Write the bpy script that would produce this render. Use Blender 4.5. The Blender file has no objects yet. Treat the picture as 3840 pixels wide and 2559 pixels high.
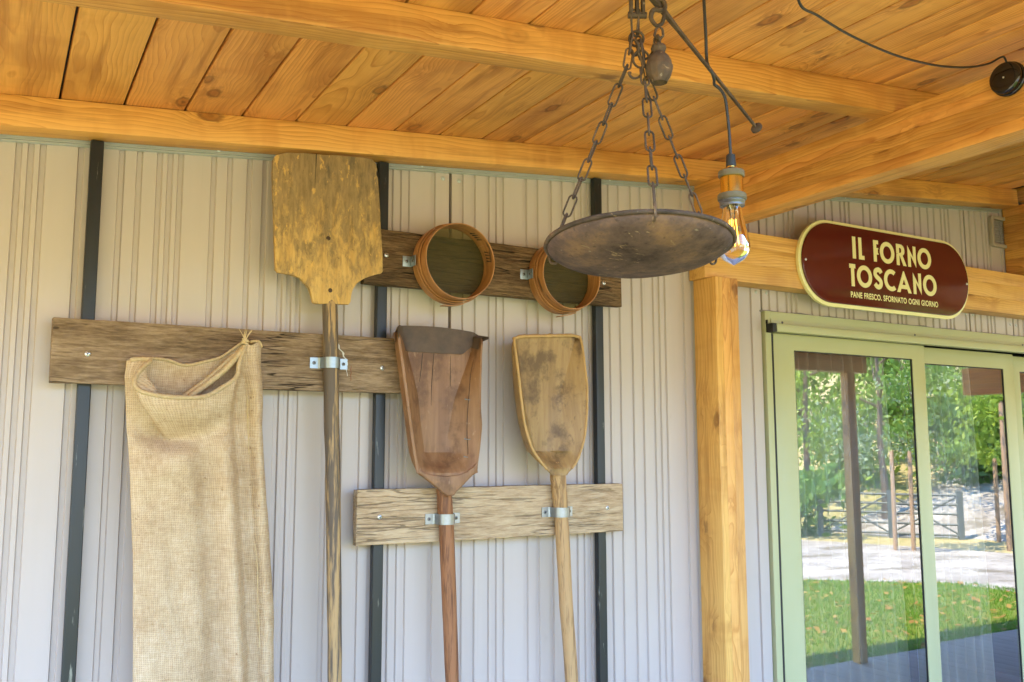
import bpy, bmesh, math, random
from mathutils import Vector, Matrix, noise as mnoise
R = math.radians
random.seed(7)
scene = bpy.context.scene
col = scene.collection

# ------------------------------------------------------------------ camera
cam_d = bpy.data.cameras.new("Camera")
cam = bpy.data.objects.new("Camera", cam_d)
col.objects.link(cam)
cam_d.sensor_width = 36.0
cam_d.lens = 31.84
cam_d.clip_start = 0.05
cam_d.clip_end = 2000
cr, cu, cw = (Vector((.86835, -.49595, -.00134)), Vector((-.0572, -.10283, .99305)), Vector((.49264, .86224, .11766)))
cam.matrix_world = Matrix(((cr.x, cu.x, -cw.x, 0), (cr.y, cu.y, -cw.y, -3.0), (cr.z, cu.z, -cw.z, 1.65), (0, 0, 0, 1)))
cam_d.dof.use_dof = True
cam_d.dof.focus_distance = 3.3
cam_d.dof.aperture_fstop = 14.0
scene.camera = cam

# ------------------------------------------------------------------ sky, sun, exposure
SUN = Vector((-.46, .01, .883)).normalized()
world = bpy.data.worlds.new("World")
scene.world = world
world.use_nodes = True
wn = world.node_tree
bg = wn.nodes["Background"]
sky = wn.nodes.new("ShaderNodeTexSky")
sky.sky_type = 'NISHITA'
sky.sun_disc = False
sky.sun_elevation = math.asin(SUN.z)
sky.sun_rotation = math.atan2(SUN.x, SUN.y)
sky.air_density = 1.0
sky.dust_density = 0.0
sky.ozone_density = 9.0
wn.links.new(sky.outputs[0], bg.inputs[0])
bg.inputs[1].default_value = 0.15
sun_d = bpy.data.lights.new("sun", 'SUN')
sun_d.energy = 2.0
sun_d.angle = R(.53)
sun_d.color = (1, .87, .67)
sun = bpy.data.objects.new("sun", sun_d)
col.objects.link(sun)
sun.rotation_euler = (-SUN).to_track_quat('-Z', 'Y').to_euler()
scene.view_settings.view_transform = 'Standard'
scene.view_settings.look = 'None'
scene.view_settings.gamma = 1.0
scene.view_settings.use_curve_mapping = False
scene.view_settings.exposure = 3.75
scene.cycles.max_bounces = 8
scene.cycles.diffuse_bounces = 4
scene.cycles.glossy_bounces = 4
scene.cycles.transparent_max_bounces = 12
scene.cycles.caustics_reflective = False
scene.cycles.caustics_refractive = False
scene.cycles.sample_clamp_indirect = 8.0

# ------------------------------------------------------------------ node helpers
class NT:
    def __init__(s, name):
        s.m = bpy.data.materials.new(name)
        s.m.use_nodes = True
        s.t = s.m.node_tree
        s.b = s.t.nodes["Principled BSDF"]
        s.out = s.t.nodes["Material Output"]
    def _set(s, sock, v):
        if v is None: return
        if isinstance(v, bpy.types.NodeSocket): s.t.links.new(v, sock)
        elif isinstance(v, (tuple, list)) and len(v) == 3 and sock.type == 'RGBA': sock.default_value = (*v, 1)
        else: sock.default_value = v
    def node(s, ty, ins=None, out=0, **props):
        n = s.t.nodes.new("ShaderNode" + ty)
        for k, v in props.items(): setattr(n, k, v)
        for k, v in (ins or {}).items(): s._set(n.inputs[k], v)
        return n if out is None else n.outputs[out]
    def math(s, op, a, b=None, c=None, clamp=False):
        return s.node("Math", {0: a, 1: b, 2: c}, operation=op, use_clamp=clamp)
    def vmath(s, op, a, b=None): return s.node("VectorMath", {0: a, 1: b}, operation=op)
    def mix(s, f, a, b, blend='MIX'):
        n = s.t.nodes.new("ShaderNodeMix"); n.data_type = 'RGBA'; n.blend_type = blend
        s._set(n.inputs[0], f); s._set(n.inputs[6], a); s._set(n.inputs[7], b)
        return n.outputs[2]
    def noise(s, v, scale=1.0, detail=3.0, rough=.5, dist=0.0, col=False):
        return s.node("TexNoise", {'Vector': v, 'Scale': scale, 'Detail': detail, 'Roughness': rough, 'Distortion': dist}, out=1 if col else 0)
    def ramp(s, f, pts, interp='LINEAR'):
        n = s.t.nodes.new("ShaderNodeValToRGB"); e = n.color_ramp; e.interpolation = interp
        while len(e.elements) < len(pts): e.elements.new(.5)
        for el, (p, c) in zip(e.elements, pts):
            el.position = p; el.color = (*c, 1) if isinstance(c, (tuple, list)) else (c, c, c, 1)
        s._set(n.inputs[0], f)
        return n.outputs[0]
    def smooth(s, v, a, b):
        n = s.t.nodes.new("ShaderNodeMapRange"); n.interpolation_type = 'SMOOTHSTEP'
        s._set(n.inputs[0], v); n.inputs[1].default_value = a; n.inputs[2].default_value = b
        return n.outputs[0]
    def bump(s, h, strength=.3, dist=.002):
        return s.node("Bump", {'Strength': strength, 'Distance': dist, 'Height': h})
    def coords(s, axis='X', scale=(1, 1, 1), rnd=True):
        v = s.node("TexCoord", out=3)
        if rnd:
            r = s.node("ObjectInfo", out=5)
            off = s.node("CombineXYZ", {0: s.math('MULTIPLY', r, 37.7), 1: s.math('MULTIPLY', r, 91.3), 2: s.math('MULTIPLY', r, 17.9)})
            v = s.vmath('ADD', v, off)
        if axis != 'X':
            q = s.node("SeparateXYZ", {0: v}, out=None).outputs
            v = s.node("CombineXYZ", {0: q[2], 1: q[0], 2: q[1]}) if axis == 'Z' else s.node("CombineXYZ", {0: q[1], 1: q[0], 2: q[2]})
        return v
    def sc(s, v, k): return s.vmath('MULTIPLY', v, k)
    def fin(s, base=None, rough=None, metal=None, normal=None, spec=None):
        s._set(s.b.inputs['Base Color'], base); s._set(s.b.inputs['Roughness'], rough)
        s._set(s.b.inputs['Metallic'], metal); s._set(s.b.inputs['Normal'], normal)
        s._set(s.b.inputs['Specular IOR Level'], spec)
        return s.m

def mat_plain(name, c, rough=.5, metal=0.0, var=.12, nscale=30, bump=0.0, spec=.5):
    t = NT(name); v = t.coords()
    n = t.noise(v, nscale, 5, .6)
    f = t.math('MULTIPLY_ADD', n, 2 * var, 1 - var)
    base = t.mix(1.0, c, t.node("CombineColor", {0: f, 1: f, 2: f}), 'MULTIPLY')
    nm = t.bump(t.noise(v, nscale * 8, 3), bump, .001) if bump else None
    return t.fin(base, t.math('MULTIPLY_ADD', n, .15, rough - .07), metal, nm, spec)

def mat_wood(name, light, mid, dark, knot, axis='X', ring=95, contrast=1.0, rough=.45, blotch=.5, hv=.12, gloss=.4, knots=.08):
    t = NT(name); v = t.coords(axis)
    rnd = t.node("ObjectInfo", out=5)
    # knots: scattered points, some kept, irregular and drawn out along the grain
    vk = t.sc(v, (3.4, 6.2, 6.2))
    vo = t.node("TexVoronoi", {'Vector': vk, 'Scale': 1.0, 'Randomness': 1.0}, out=None)
    d = vo.outputs['Distance']
    keep = t.smooth(t.node("SeparateColor", {0: vo.outputs['Color']}), knots, knots + .05)
    dw = t.math('ADD', d, t.math('MULTIPLY', t.math('SUBTRACT', t.noise(t.sc(v, (30, 60, 60)), 1, 3), .5), .10))
    halo = t.math('MULTIPLY', t.smooth(dw, .42, .03), keep)
    core = t.math('MULTIPLY', t.smooth(dw, .135, .075), keep)
    heart = t.math('MULTIPLY', t.smooth(dw, .06, .01), keep)
    rim = t.math('MULTIPLY', t.math('MULTIPLY', t.smooth(dw, .165, .125), t.smooth(dw, .08, .115)), keep)
    # growth rings around a pith beside the board, warped along the grain
    warp = t.noise(t.sc(v, (1.3, 4.0, 4.0)), 1, 3, .5, col=True)
    wq = t.node("SeparateColor", {0: warp}, out=None).outputs
    sw = t.node("SeparateXYZ", {0: t.vmath('SUBTRACT', v, t.node("CombineXYZ", {0: 0.0, 1: t.math('MULTIPLY', rnd, 91.3), 2: t.math('MULTIPLY', rnd, 17.9)}))} if axis == 'X' else {0: v}, out=None).outputs
    py = t.math('ADD', t.math('ADD', sw[1], t.math('MULTIPLY_ADD', rnd, .16, -.08)), t.math('MULTIPLY_ADD', wq[0], .13, -.065))
    pz = t.math('ADD', t.math('ADD', sw[2], t.math('MULTIPLY_ADD', rnd, .04, .03)), t.math('MULTIPLY_ADD', wq[1], .13, -.065))
    rad = t.math('SQRT', t.math('ADD', t.math('MULTIPLY', py, py), t.math('MULTIPLY', pz, pz)))
    rad = t.math('ADD', rad, t.math('MULTIPLY', halo, .030))
    fr = t.math('FRACT', t.math('MULTIPLY', rad, ring))
    rg = t.ramp(fr, [(0, 0.0), (.15, .10), (.74, .45), (.91, 1.0), (1, 0.0)], 'EASE')
    fib = t.noise(t.sc(v, (6, 200, 200)), 1, 4, .65)
    streak = t.noise(t.sc(v, (1.4, 26, 26)), 1, 4, .6)
    bl = t.noise(t.sc(v, (2.0, 7, 7)), 1, 3, .55)
    fig = t.noise(t.sc(v, (9, 2.5, 2.5)), 1, 3, .6)
    amp = t.smooth(t.noise(t.sc(v, (1.5, 9, 9)), 1, 2), .3, .65)
    cfac = t.math('ADD', t.math('MULTIPLY', t.math('MULTIPLY', rg, t.math('MULTIPLY_ADD', amp, .75, .25)), contrast * .95), t.math('MULTIPLY_ADD', fib, .6, -.20), clamp=True)
    base = t.mix(cfac, light, mid)
    base = t.mix(t.math('MULTIPLY', t.smooth(streak, .50, .72), .55), base, dark)
    base = t.mix(t.math('MULTIPLY', t.smooth(bl, .47, .72), blotch), base, dark)
    base = t.mix(t.math('MULTIPLY', t.smooth(fig, .50, .70), blotch * .75), base, mid)
    base = t.mix(t.math('MULTIPLY', t.smooth(fig, .44, .28), blotch * .5), base, light)
    base = t.mix(t.math('MULTIPLY', t.math('MULTIPLY', halo, t.smooth(t.noise(t.sc(v, (16, 40, 40)), 1, 3), .4, .6)), .6), base, dark)
    base = t.mix(t.math('MULTIPLY', core, .75), base, tuple(a * .6 + b * .4 for a, b in zip(dark, mid)))
    base = t.mix(t.math('MULTIPLY', rim, .55), base, knot)
    base = t.mix(t.math('MULTIPLY', heart, .7), base, knot)
    hs = t.node("HueSaturation", {'Hue': t.math('MULTIPLY_ADD', rnd, .010, .492), 'Saturation': 1.0, 'Value': t.math('MULTIPLY_ADD', t.math('FRACT', t.math('MULTIPLY', rnd, 7.31)), 2 * hv, 1 - hv), 'Color': base})
    h = t.math('ADD', t.math('MULTIPLY', rg, .35), t.math('ADD', t.math('MULTIPLY', fib, .6), t.math('MULTIPLY', core, -.4)))
    return t.fin(hs, t.math('MULTIPLY_ADD', fib, .25, rough - .1), 0.0, t.bump(h, .25, .0012), gloss)

def mat_weathered(name, dark, mid, light, axis='X', crack=.9, rough=.85):
    t = NT(name); v = t.coords(axis)
    wv = t.vmath('ADD', v, t.sc(t.vmath('SUBTRACT', t.noise(t.sc(v, (3, 9, 9)), 1, 3, col=True), (.5, .5, .5)), (.06, .022, .022)))
    a = t.noise(t.sc(wv, (11, 80, 80)), 1, 8, .75)
    b = t.noise(t.sc(wv, (3.2, 13, 13)), 1, 4, .62)
    c = t.noise(t.sc(wv, (16, 210, 210)), 1, 4, .7)
    f = t.math('ADD', t.math('MULTIPLY', a, .75), t.math('ADD', t.math('MULTIPLY', b, .50), t.math('MULTIPLY', c, .50)))
    base = t.ramp(f, [(.56, tuple(x * .45 for x in dark)), (.68, dark), (.84, mid), (1.0, light)])
    ck = t.noise(t.sc(wv, (1.9, 44, 44)), 1, 2, .5)
    ckm = t.math('MULTIPLY', t.smooth(t.math('ABSOLUTE', t.math('SUBTRACT', ck, .5)), .020, .006), t.smooth(t.noise(t.sc(v, (2.5, 6, 6)), 1, 2), .40, .55))
    ck2 = t.noise(t.sc(wv, (4, 90, 90)), 1, 2, .5)
    ckm2 = t.math('MULTIPLY', t.smooth(ck2, .66, .70), t.smooth(b, .42, .55))
    pit = t.smooth(t.node("TexVoronoi", {'Vector': t.sc(wv, (7, 14, 14)), 'Scale': 1.0}), .085, .045)
    base = t.mix(t.math('MULTIPLY', ckm, crack), base, tuple(x * .18 for x in dark))
    base = t.mix(t.math('MULTIPLY', ckm2, .5), base, tuple(x * .3 for x in dark))
    base = t.mix(t.math('MULTIPLY', pit, .75), base, tuple(x * .3 for x in dark))
    h = t.math('SUBTRACT', t.math('ADD', a, t.math('MULTIPLY', c, .5)), t.math('ADD', t.math('MULTIPLY', t.math('ADD', ckm, ckm2), 1.2), pit))
    return t.fin(base, rough, 0.0, t.bump(h, .7, .003), .25)

M = {}
M['honey'] = mat_wood('honey_stained_spruce', (.86, .415, .100), (.57, .215, .036), (.30, .088, .012), (.10, .026, .007))
M['beam'] = mat_wood('honey_stained_glulam', (.76, .375, .088), (.48, .185, .030), (.26, .080, .011), (.11, .032, .009), ring=80)
M['post'] = mat_wood('pale_honey_timber', (.76, .425, .120), (.53, .24, .046), (.34, .125, .020), (.13, .042, .012), ring=85, contrast=.9)
M['deckwood'] = mat_wood('grey_brown_decking', (.34, .27, .23), (.27, .21, .175), (.19, .145, .12), (.10, .07, .05), ring=60, contrast=.6, rough=.6)
M['board_brown'] = mat_weathered('weathered_brown_board', (.105, .066, .037), (.21, .136, .078), (.34, .235, .145))
M['board_dark'] = mat_weathered('weathered_dark_board', (.040, .022, .010), (.105, .060, .029), (.21, .128, .064))
M['board_pale'] = mat_weathered('weathered_pale_board', (.25, .165, .090), (.41, .28, .160), (.54, .395, .245), crack=.55)

def mat_peel():
    t = NT('worn_peel_wood'); v = t.coords('Z', rnd=False)
    z = t.node("SeparateXYZ", {0: t.node("TexCoord", out=3)}, out=None).outputs[2]
    grain = t.noise(t.sc(v, (5, 70, 70)), 1, 5, .65)
    clean = t.ramp(grain, [(.3, (.45, .255, .075)), (.7, (.62, .395, .14))])
    w = t.noise(t.sc(v, (13, 34, 34)), 1, 8, .74, .4)
    up = t.math('MULTIPLY_ADD', z, .58, 0.0)
    wf = t.smooth(t.math('ADD', w, up), .33, .57)
    worn = t.ramp(t.noise(t.sc(v, (14, 70, 70)), 1, 5, .65), [(.3, (.15, .098, .048)), (.7, (.32, .21, .095))])
    base = t.mix(t.math('MULTIPLY', wf, .9), clean, worn)
    blue = t.smooth(t.math('ADD', t.noise(t.sc(v, (8, 20, 20)), 1, 6, .7), t.math('MULTIPLY', z, .12)), .53, .68)
    base = t.mix(t.math('MULTIPLY', blue, .7), base, (.105, .080, .050))
    chip = t.smooth(t.noise(t.sc(v, (20, 46, 46)), 1, 5, .62, .3), .60, .68)
    base = t.mix(t.math('MULTIPLY', chip, .85), base, (.62, .36, .10))
    spk = t.smooth(t.noise(v, 95, 4, .6), .66, .74)
    base = t.mix(t.math('MULTIPLY', spk, .6), base, (.08, .055, .03))
    h = t.math('ADD', w, t.math('MULTIPLY', grain, .6))
    return t.fin(base, .75, 0.0, t.bump(h, .5, .0025), .3)
M['peel'] = mat_peel()

def mat_handle(name, pale, dark, thr=.5):
    t = NT(name); v = t.coords('Z', rnd=False)
    a = t.noise(t.sc(v, (4.0, 75, 75)), 1, 6, .66)
    f = t.smooth(t.math('ADD', a, t.math('MULTIPLY_ADD', t.noise(t.sc(v, (1.5, 20, 20)), 1, 2), .4, -.2)), thr - .07, thr + .07)
    base = t.mix(f, dark, pale)
    c = t.noise(t.sc(v, (12, 220, 220)), 1, 4)
    base = t.mix(t.math('MULTIPLY', t.smooth(c, .55, .7), .5), base, tuple(x * .55 for x in dark))
    return t.fin(base, .6, 0.0, t.bump(t.math('ADD', a, t.math('MULTIPLY', c, .5)), .5, .002), .35)
M['peel_handle'] = mat_handle('split_grey_handle', (.42, .265, .115), (.115, .083, .058), .54)
M['red_handle'] = mat_handle('dark_red_handle', (.30, .125, .05), (.15, .058, .024), .47)
M['pale_handle'] = mat_handle('pale_ash_handle', (.46, .275, .120), (.25, .140, .060), .43)

def mat_scoop(name, c1, c2, c3, spots, blot, rough=.5):
    t = NT(name); v = t.coords('Z', rnd=False)
    g = t.noise(t.sc(v, (3.2, 34, 20)), 1, 4, .6, .4)
    b = t.noise(t.sc(v, (9, 11, 11)), 1, 6, .68)
    base = t.mix(t.smooth(g, .3, .7), c1, c2)
    base = t.mix(t.math('MULTIPLY', t.smooth(b, .47, .66), blot), base, c3)
    sp = t.smooth(t.noise(t.sc(v, (26, 60, 60)), 1, 3), .64, .72)
    base = t.mix(t.math('MULTIPLY', sp, .5), base, spots)
    return t.fin(base, t.math('MULTIPLY_ADD', b, .25, rough - .12), 0.0, t.bump(t.math('ADD', g, b), .3, .003), .4)
M['scoop_red'] = mat_scoop('red_brown_scoop', (.29, .150, .070), (.20, .093, .040), (.105, .047, .023), (.40, .25, .15), .7)
M['scoop_tan'] = mat_scoop('tan_scoop', (.37, .228, .092), (.255, .146, .055), (.12, .067, .030), (.10, .055, .025), .9)
M['leather'] = mat_plain('dark_lip_leather', (.088, .055, .037), .65, var=.7, nscale=22, bump=.3)
M['edge_wood'] = mat_plain('bare_wood_edge', (.44, .265, .10), .7, var=.3, nscale=45, bump=.2)

def mat_hoop():
    t = NT('steamed_hoop_wood'); v = t.coords('X', rnd=True)
    a = t.noise(t.sc(v, (14, 70, 14)), 1, 5, .6)
    b = t.noise(t.sc(v, (7, 26, 7)), 1, 3, .5)
    base = t.ramp(a, [(.3, (.25, .100, .030)), (.7, (.47, .215, .070))])
    base = t.mix(t.math('MULTIPLY', t.smooth(b, .60, .68), .8), base, (.045, .026, .014))
    return t.fin(base, .45, 0.0, t.bump(a, .2, .001), .45)
M['hoop'] = mat_hoop()

def mat_mesh():
    t = NT('sieve_gauze'); v = t.coords(rnd=False)
    q = t.node("SeparateXYZ", {0: v}, out=None).outputs
    n = t.noise(v, 30, 4)
    c = t.mix(n, (.070, .054, .012), (.105, .082, .020))
    t.fin(c, .55, .15)
    tr = t.node("BsdfTransparent", {0: (.62, .56, .28, 1)})
    k = t.node("MixShader", {0: .50, 1: tr, 2: t.b.outputs[0]})
    t.t.links.new(k, t.out.inputs[0])
    return t.m
M['gauze'] = mat_mesh()

def mat_panel():
    t = NT('beige_painted_cladding'); v = t.node("TexCoord", out=3)
    n = t.noise(v, 3.0, 4, .6)
    st = t.noise(t.sc(v, (30, 30, 1.5)), 1, 4, .6)
    fine = t.noise(v, 500, 2)
    f = t.math('ADD', t.math('MULTIPLY', n, .10), t.math('ADD', t.math('MULTIPLY', st, .07), t.math('MULTIPLY_ADD', fine, .05, .86)))
    base = t.mix(1.0, (.50, .42, .372), t.node("CombineColor", {0: f, 1: f, 2: f}), 'MULTIPLY')
    sm = t.smooth(t.noise(t.sc(v, (14, 14, 9)), 1, 4), .66, .80)
    base = t.mix(t.math('MULTIPLY', sm, .22), base, (.30, .24, .18))
    run = t.math('MULTIPLY', t.smooth(t.noise(t.sc(v, (55, 55, 1.1)), 1, 3), .58, .74), t.smooth(t.noise(t.sc(v, (6, 6, 2)), 1, 2), .45, .65))
    base = t.mix(t.math('MULTIPLY', run, .20), base, (.30, .25, .20))
    return t.fin(base, .42, 0.0, t.bump(t.math('ADD', fine, n), .10, .0008), .4)
M['panel'] = mat_panel()

def mat_steel():
    t = NT('black_mill_scale_steel'); v = t.coords('Z')
    n = t.noise(t.sc(v, (3, 22, 22)), 1, 4, .6)
    e = t.smooth(t.noise(t.sc(v, (7, 55, 55)), 1, 5, .65), .62, .74)
    base = t.mix(e, t.mix(n, (.008, .009, .009), (.022, .026, .028)), (.24, .24, .20))
    return t.fin(base, t.math('MULTIPLY_ADD', n, .25, .30), .1, t.bump(n, .08, .001), .5)
M['steel'] = mat_steel()
M['zinc'] = mat_plain('galvanised_zinc', (.27, .28, .285), .36, .85, .25, 60)
M['zinc_blue'] = mat_plain('blue_grey_bracket_steel', (.30, .34, .36), .4, .8, .25, 60)
M['screw'] = mat_plain('bright_screw_steel', (.72, .72, .70), .3, .9, .1, 200)
M['dark_screw'] = mat_plain('dark_screw_steel', (.20, .19, .18), .4, .8, .2, 200)
M['flashing'] = mat_plain('pale_grey_flashing', (.46, .48, .45), .35, .35, .1, 20)
M['hole'] = mat_plain('dark_gap', (.012, .011, .010), .9, 0, .1, 20)
M['rubber'] = mat_plain('black_rubber', (.014, .013, .012), .6, 0, .2, 40)
M['cable'] = mat_plain('black_cable_sheath', (.014, .012, .010), .5, 0, .2, 60)
M['black_gloss'] = mat_plain('black_glazed_ceramic', (.008, .007, .007), .08, 0, .1, 20, spec=.6)
def mat_rust(name, a, b, c, rough=.75):
    t = NT(name); v = t.coords()
    n = t.noise(v, 26, 6, .7); n2 = t.noise(v, 9, 4, .6); n3 = t.noise(v, 120, 3)
    base = t.ramp(t.math('MULTIPLY_ADD', n2, .5, t.math('MULTIPLY', n, .5)), [(.36, a), (.52, b), (.68, c)])
    sp = t.smooth(t.noise(t.sc(v, (1, 1, 1)), 60, 3), .70, .75)
    base = t.mix(t.math('MULTIPLY', sp, .6), base, (.34, .25, .17))
    fl_ = t.smooth(t.noise(t.sc(v, (40, 90, 60)), 1, 3, .5, 1.0), .66, .72)
    base = t.mix(t.math('MULTIPLY', fl_, .5), base, (.42, .27, .15))
    dk_ = t.smooth(t.noise(v, 55, 4, .7), .58, .68)
    base = t.mix(t.math('MULTIPLY', dk_, .5), base, tuple(x * .5 for x in a))
    return t.fin(base, rough, .12, t.bump(t.math('ADD', n, n3), .6, .0018), .15)
M['rust_pan'] = mat_rust('rusted_pan_iron', (.046, .027, .021), (.118, .070, .055), (.24, .128, .072))
M['rust'] = mat_rust('rusted_iron', (.042, .028, .020), (.095, .060, .040), (.19, .105, .052))
def mat_brass(name, c, rough):
    t = NT(name); v = t.coords()
    n = t.noise(t.sc(v, (90, 90, 1200)), 1, 2)
    return t.fin(c, t.math('MULTIPLY_ADD', n, .1, rough), 1.0)
M['brass'] = mat_brass('brushed_brass', (.86, .60, .15), .16)
def mat_knurl():
    t = NT('knurled_bronze_ring'); q = t.node("SeparateXYZ", {0: t.node("TexCoord", out=3)}, out=None).outputs
    an = t.math('ARCTAN2', q[1], q[0])
    a = t.math('SINE', t.math('ADD', t.math('MULTIPLY', an, 46), t.math('MULTIPLY', q[2], 2200)))
    b = t.math('SINE', t.math('SUBTRACT', t.math('MULTIPLY', an, 46), t.math('MULTIPLY', q[2], 2200)))
    return t.fin((.20, .165, .10), .5, .6, t.bump(t.math('MULTIPLY', a, b), .6, .0008))
M['knurl'] = mat_knurl()
M['sage'] = mat_plain('sage_green_painted_aluminium', (.42, .415, .225), .42, 0, .04, 6)
M['maroon'] = mat_plain('maroon_enamel', (.095, .013, .008), .12, 0, .06, 30)
M['cream'] = mat_plain('pale_yellow_enamel', (.80, .72, .33), .3, 0, .03, 30)
M['plaster'] = mat_plain('white_plaster', (.45, .44, .42), .8, 0, .05, 10)
M['roomfloor'] = mat_plain('brown_floor_tile', (.20, .15, .12), .5, 0, .1, 5)
M['filter'] = mat_plain('beige_vent_plastic', (.40, .33, .25), .4, 0, .1, 30)
M['paper'] = mat_plain('white_paper', (.8, .8, .76), .8, 0, .03, 20)

def mat_glass(name, tint, ior, boost=0.0):
    t = NT(name)
    f = t.node("Fresnel", {'IOR': ior})
    f = t.math('ADD', f, boost, clamp=True)
    tr = t.node("BsdfTransparent", {0: (*tint, 1)})
    gl = t.node("BsdfGlossy", {'Color': (1, 1, 1, 1), 'Roughness': 0.0})
    k = t.node("MixShader", {0: f, 1: tr, 2: gl})
    t.t.links.new(k, t.out.inputs[0])
    return t.m
M['pane'] = mat_glass('double_glazing', (.94, .97, .96), 3.15)
M['bulb_glass'] = mat_glass('amber_bulb_glass', (1.0, .955, .82), 1.45)
def mat_emit(name, c, s):
    t = NT(name)
    e = t.node("Emission", {0: (*c, 1), 1: s}); t.t.links.new(e, t.out.inputs[0]); return t.m
M['filament'] = mat_emit('glowing_filament', (1, .50, .08), .5)
def mat_curtain():
    t = NT('sheer_white_curtain')
    t.fin((.90, .92, .93), .9)
    tl = t.node("BsdfTranslucent", {0: (.75, .77, .77, 1)})
    k = t.node("MixShader", {0: .10, 1: t.b.outputs[0], 2: tl})
    tr = t.node("BsdfTransparent", {0: (1, 1, 1, 1)})
    k = t.node("MixShader", {0: .10, 1: k, 2: tr})
    t.t.links.new(k, t.out.inputs[0]); return t.m
M['curtain'] = mat_curtain()

def mat_burlap():
    t = NT('woven_burlap'); uv = t.node("UVMap")
    obj = t.node("TexCoord", out=3)
    wob = t.sc(t.vmath('SUBTRACT', t.noise(obj, 30, 3, col=True), (.5, .5, .5)), (.006, .006, 0))
    q = t.node("SeparateXYZ", {0: t.vmath('ADD', uv, wob)}, out=None).outputs
    P = .0052
    su = t.math('ABSOLUTE', t.math('SINE', t.math('MULTIPLY', q[0], math.pi / P)))
    sv = t.math('ABSOLUTE', t.math('SINE', t.math('MULTIPLY', q[1], math.pi / P)))
    ck = t.node("TexChecker", {'Vector': t.node("CombineXYZ", {0: t.math('DIVIDE', q[0], P), 1: t.math('DIVIDE', q[1], P), 2: 0.5}), 'Scale': 1.0}, out=1)
    hu = t.math('MULTIPLY', su, t.math('MULTIPLY_ADD', ck, .5, .5))
    hv = t.math('MULTIPLY', sv, t.math('MULTIPLY_ADD', ck, -.5, 1.0))
    h = t.math('MAXIMUM', hu, hv)
    gap = t.smooth(t.math('MAXIMUM', su, sv), .62, .42)
    big = t.noise(obj, 9, 4, .6)
    thr = t.noise(t.sc(t.node("CombineXYZ", {0: q[0], 1: q[1], 2: 0.0}), (190, 30, 1)), 1, 3)
    thr2 = t.noise(t.sc(t.node("CombineXYZ", {0: q[0], 1: q[1], 2: 0.0}), (30, 190, 1)), 1, 3)
    f = t.math('ADD', t.math('MULTIPLY', big, .4), t.math('MULTIPLY', t.math('ADD', thr, thr2), .3))
    base = t.ramp(f, [(.32, (.40, .260, .135)), (.5, (.57, .410, .248)), (.68, (.70, .545, .365))])
    fleck = t.smooth(t.noise(obj, 70, 2), .70, .75)
    base = t.mix(t.math('MULTIPLY', fleck, .6), base, (.22, .11, .05))
    base = t.mix(t.math('MULTIPLY', gap, .42), base, (.16, .10, .045))
    base = t.mix(t.math('MULTIPLY', t.smooth(h, .9, .45), .16), base, (.28, .18, .085))
    return t.fin(base, .95, 0.0, t.bump(h, .7, .002), .1)
M['burlap'] = mat_burlap()
M['burlap_edge'] = mat_plain('burlap_hem', (.50, .365, .20), .95, 0, .45, 140, .6, .1)
M['twine'] = mat_plain('jute_twine', (.58, .43, .225), .95, 0, .4, 200, .5, .1)

def mat_leaf(name, a, b):
    t = NT(name)
    r = t.node("NewGeometry", out=None).outputs['Random Per Island']
    c = t.mix(r, a, b)
    t.fin(c, .45)
    tl = t.node("BsdfTranslucent", {0: t.mix(.5, c, (.30, .42, .04))})
    k = t.node("MixShader", {0: .42, 1: t.b.outputs[0], 2: tl})
    t.t.links.new(k, t.out.inputs[0]); return t.m
M['leaf_bright'] = mat_leaf('fresh_green_leaves', (.17, .30, .03), (.34, .45, .06))
M['leaf_mid'] = mat_leaf('mid_green_leaves', (.09, .20, .03), (.20, .33, .05))
M['leaf_dark'] = mat_leaf('deep_green_leaves', (.05, .12, .025), (.11, .21, .04))
M['leaf_grey'] = mat_leaf('silvery_green_leaves', (.22, .29, .16), (.38, .45, .27))
M['bark'] = mat_plain('grey_brown_bark', (.14, .095, .065), .9, 0, .4, 25, .5)
M['stake'] = mat_plain('brown_tree_stake', (.36, .23, .13), .8, 0, .2, 30, .2)
M['gatewood'] = mat_plain('dark_green_gate_paint', (.10, .115, .105), .55, 0, .2, 20)
def mat_ground(name, a, b, sc1, sc2):
    t = NT(name); v = t.node("TexCoord", out=3)
    n = t.noise(v, sc1, 6, .65); m = t.noise(v, sc2, 4, .7)
    c = t.mix(t.smooth(t.math('ADD', t.math('MULTIPLY', n, .6), t.math('MULTIPLY', m, .4)), .35, .65), a, b)
    return t.fin(c, .9, 0.0, t.bump(m, .5, .02), .2)
M['lawn'] = mat_ground('mown_lawn_soil', (.10, .14, .018), (.18, .22, .035), 1.2, 40)
def mat_gravel():
    t = NT('pale_sandy_gravel'); v = t.node("TexCoord", out=3)
    n = t.noise(v, 1.3, 7, .72); m = t.noise(v, 22, 5, .75); p = t.noise(t.sc(v, (.8, 1.6, 1)), 1.0, 5, .65)
    c = t.mix(t.smooth(t.math('ADD', t.math('MULTIPLY', n, .5), t.math('MULTIPLY', m, .5)), .36, .62), (.23, .20, .16), (.54, .50, .43))
    c = t.mix(t.math('MULTIPLY', t.smooth(p, .50, .64), .75), c, (.15, .12, .07))
    return t.fin(c, .9, 0.0, t.bump(m, .8, .03), .2)
M['gravel'] = mat_gravel()
M['meadow'] = mat_ground('dry_meadow_ground', (.26, .24, .08), (.50, .40, .21), .25, 6)
M['grass'] = mat_leaf('grass_blades', (.11, .28, .015), (.20, .38, .03))
M['dryleaf'] = mat_leaf('fallen_leaves', (.42, .16, .04), (.55, .38, .08))
M['roofing'] = mat_plain('grey_roofing', (.12, .12, .12), .8, 0, .1, 10)

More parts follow.
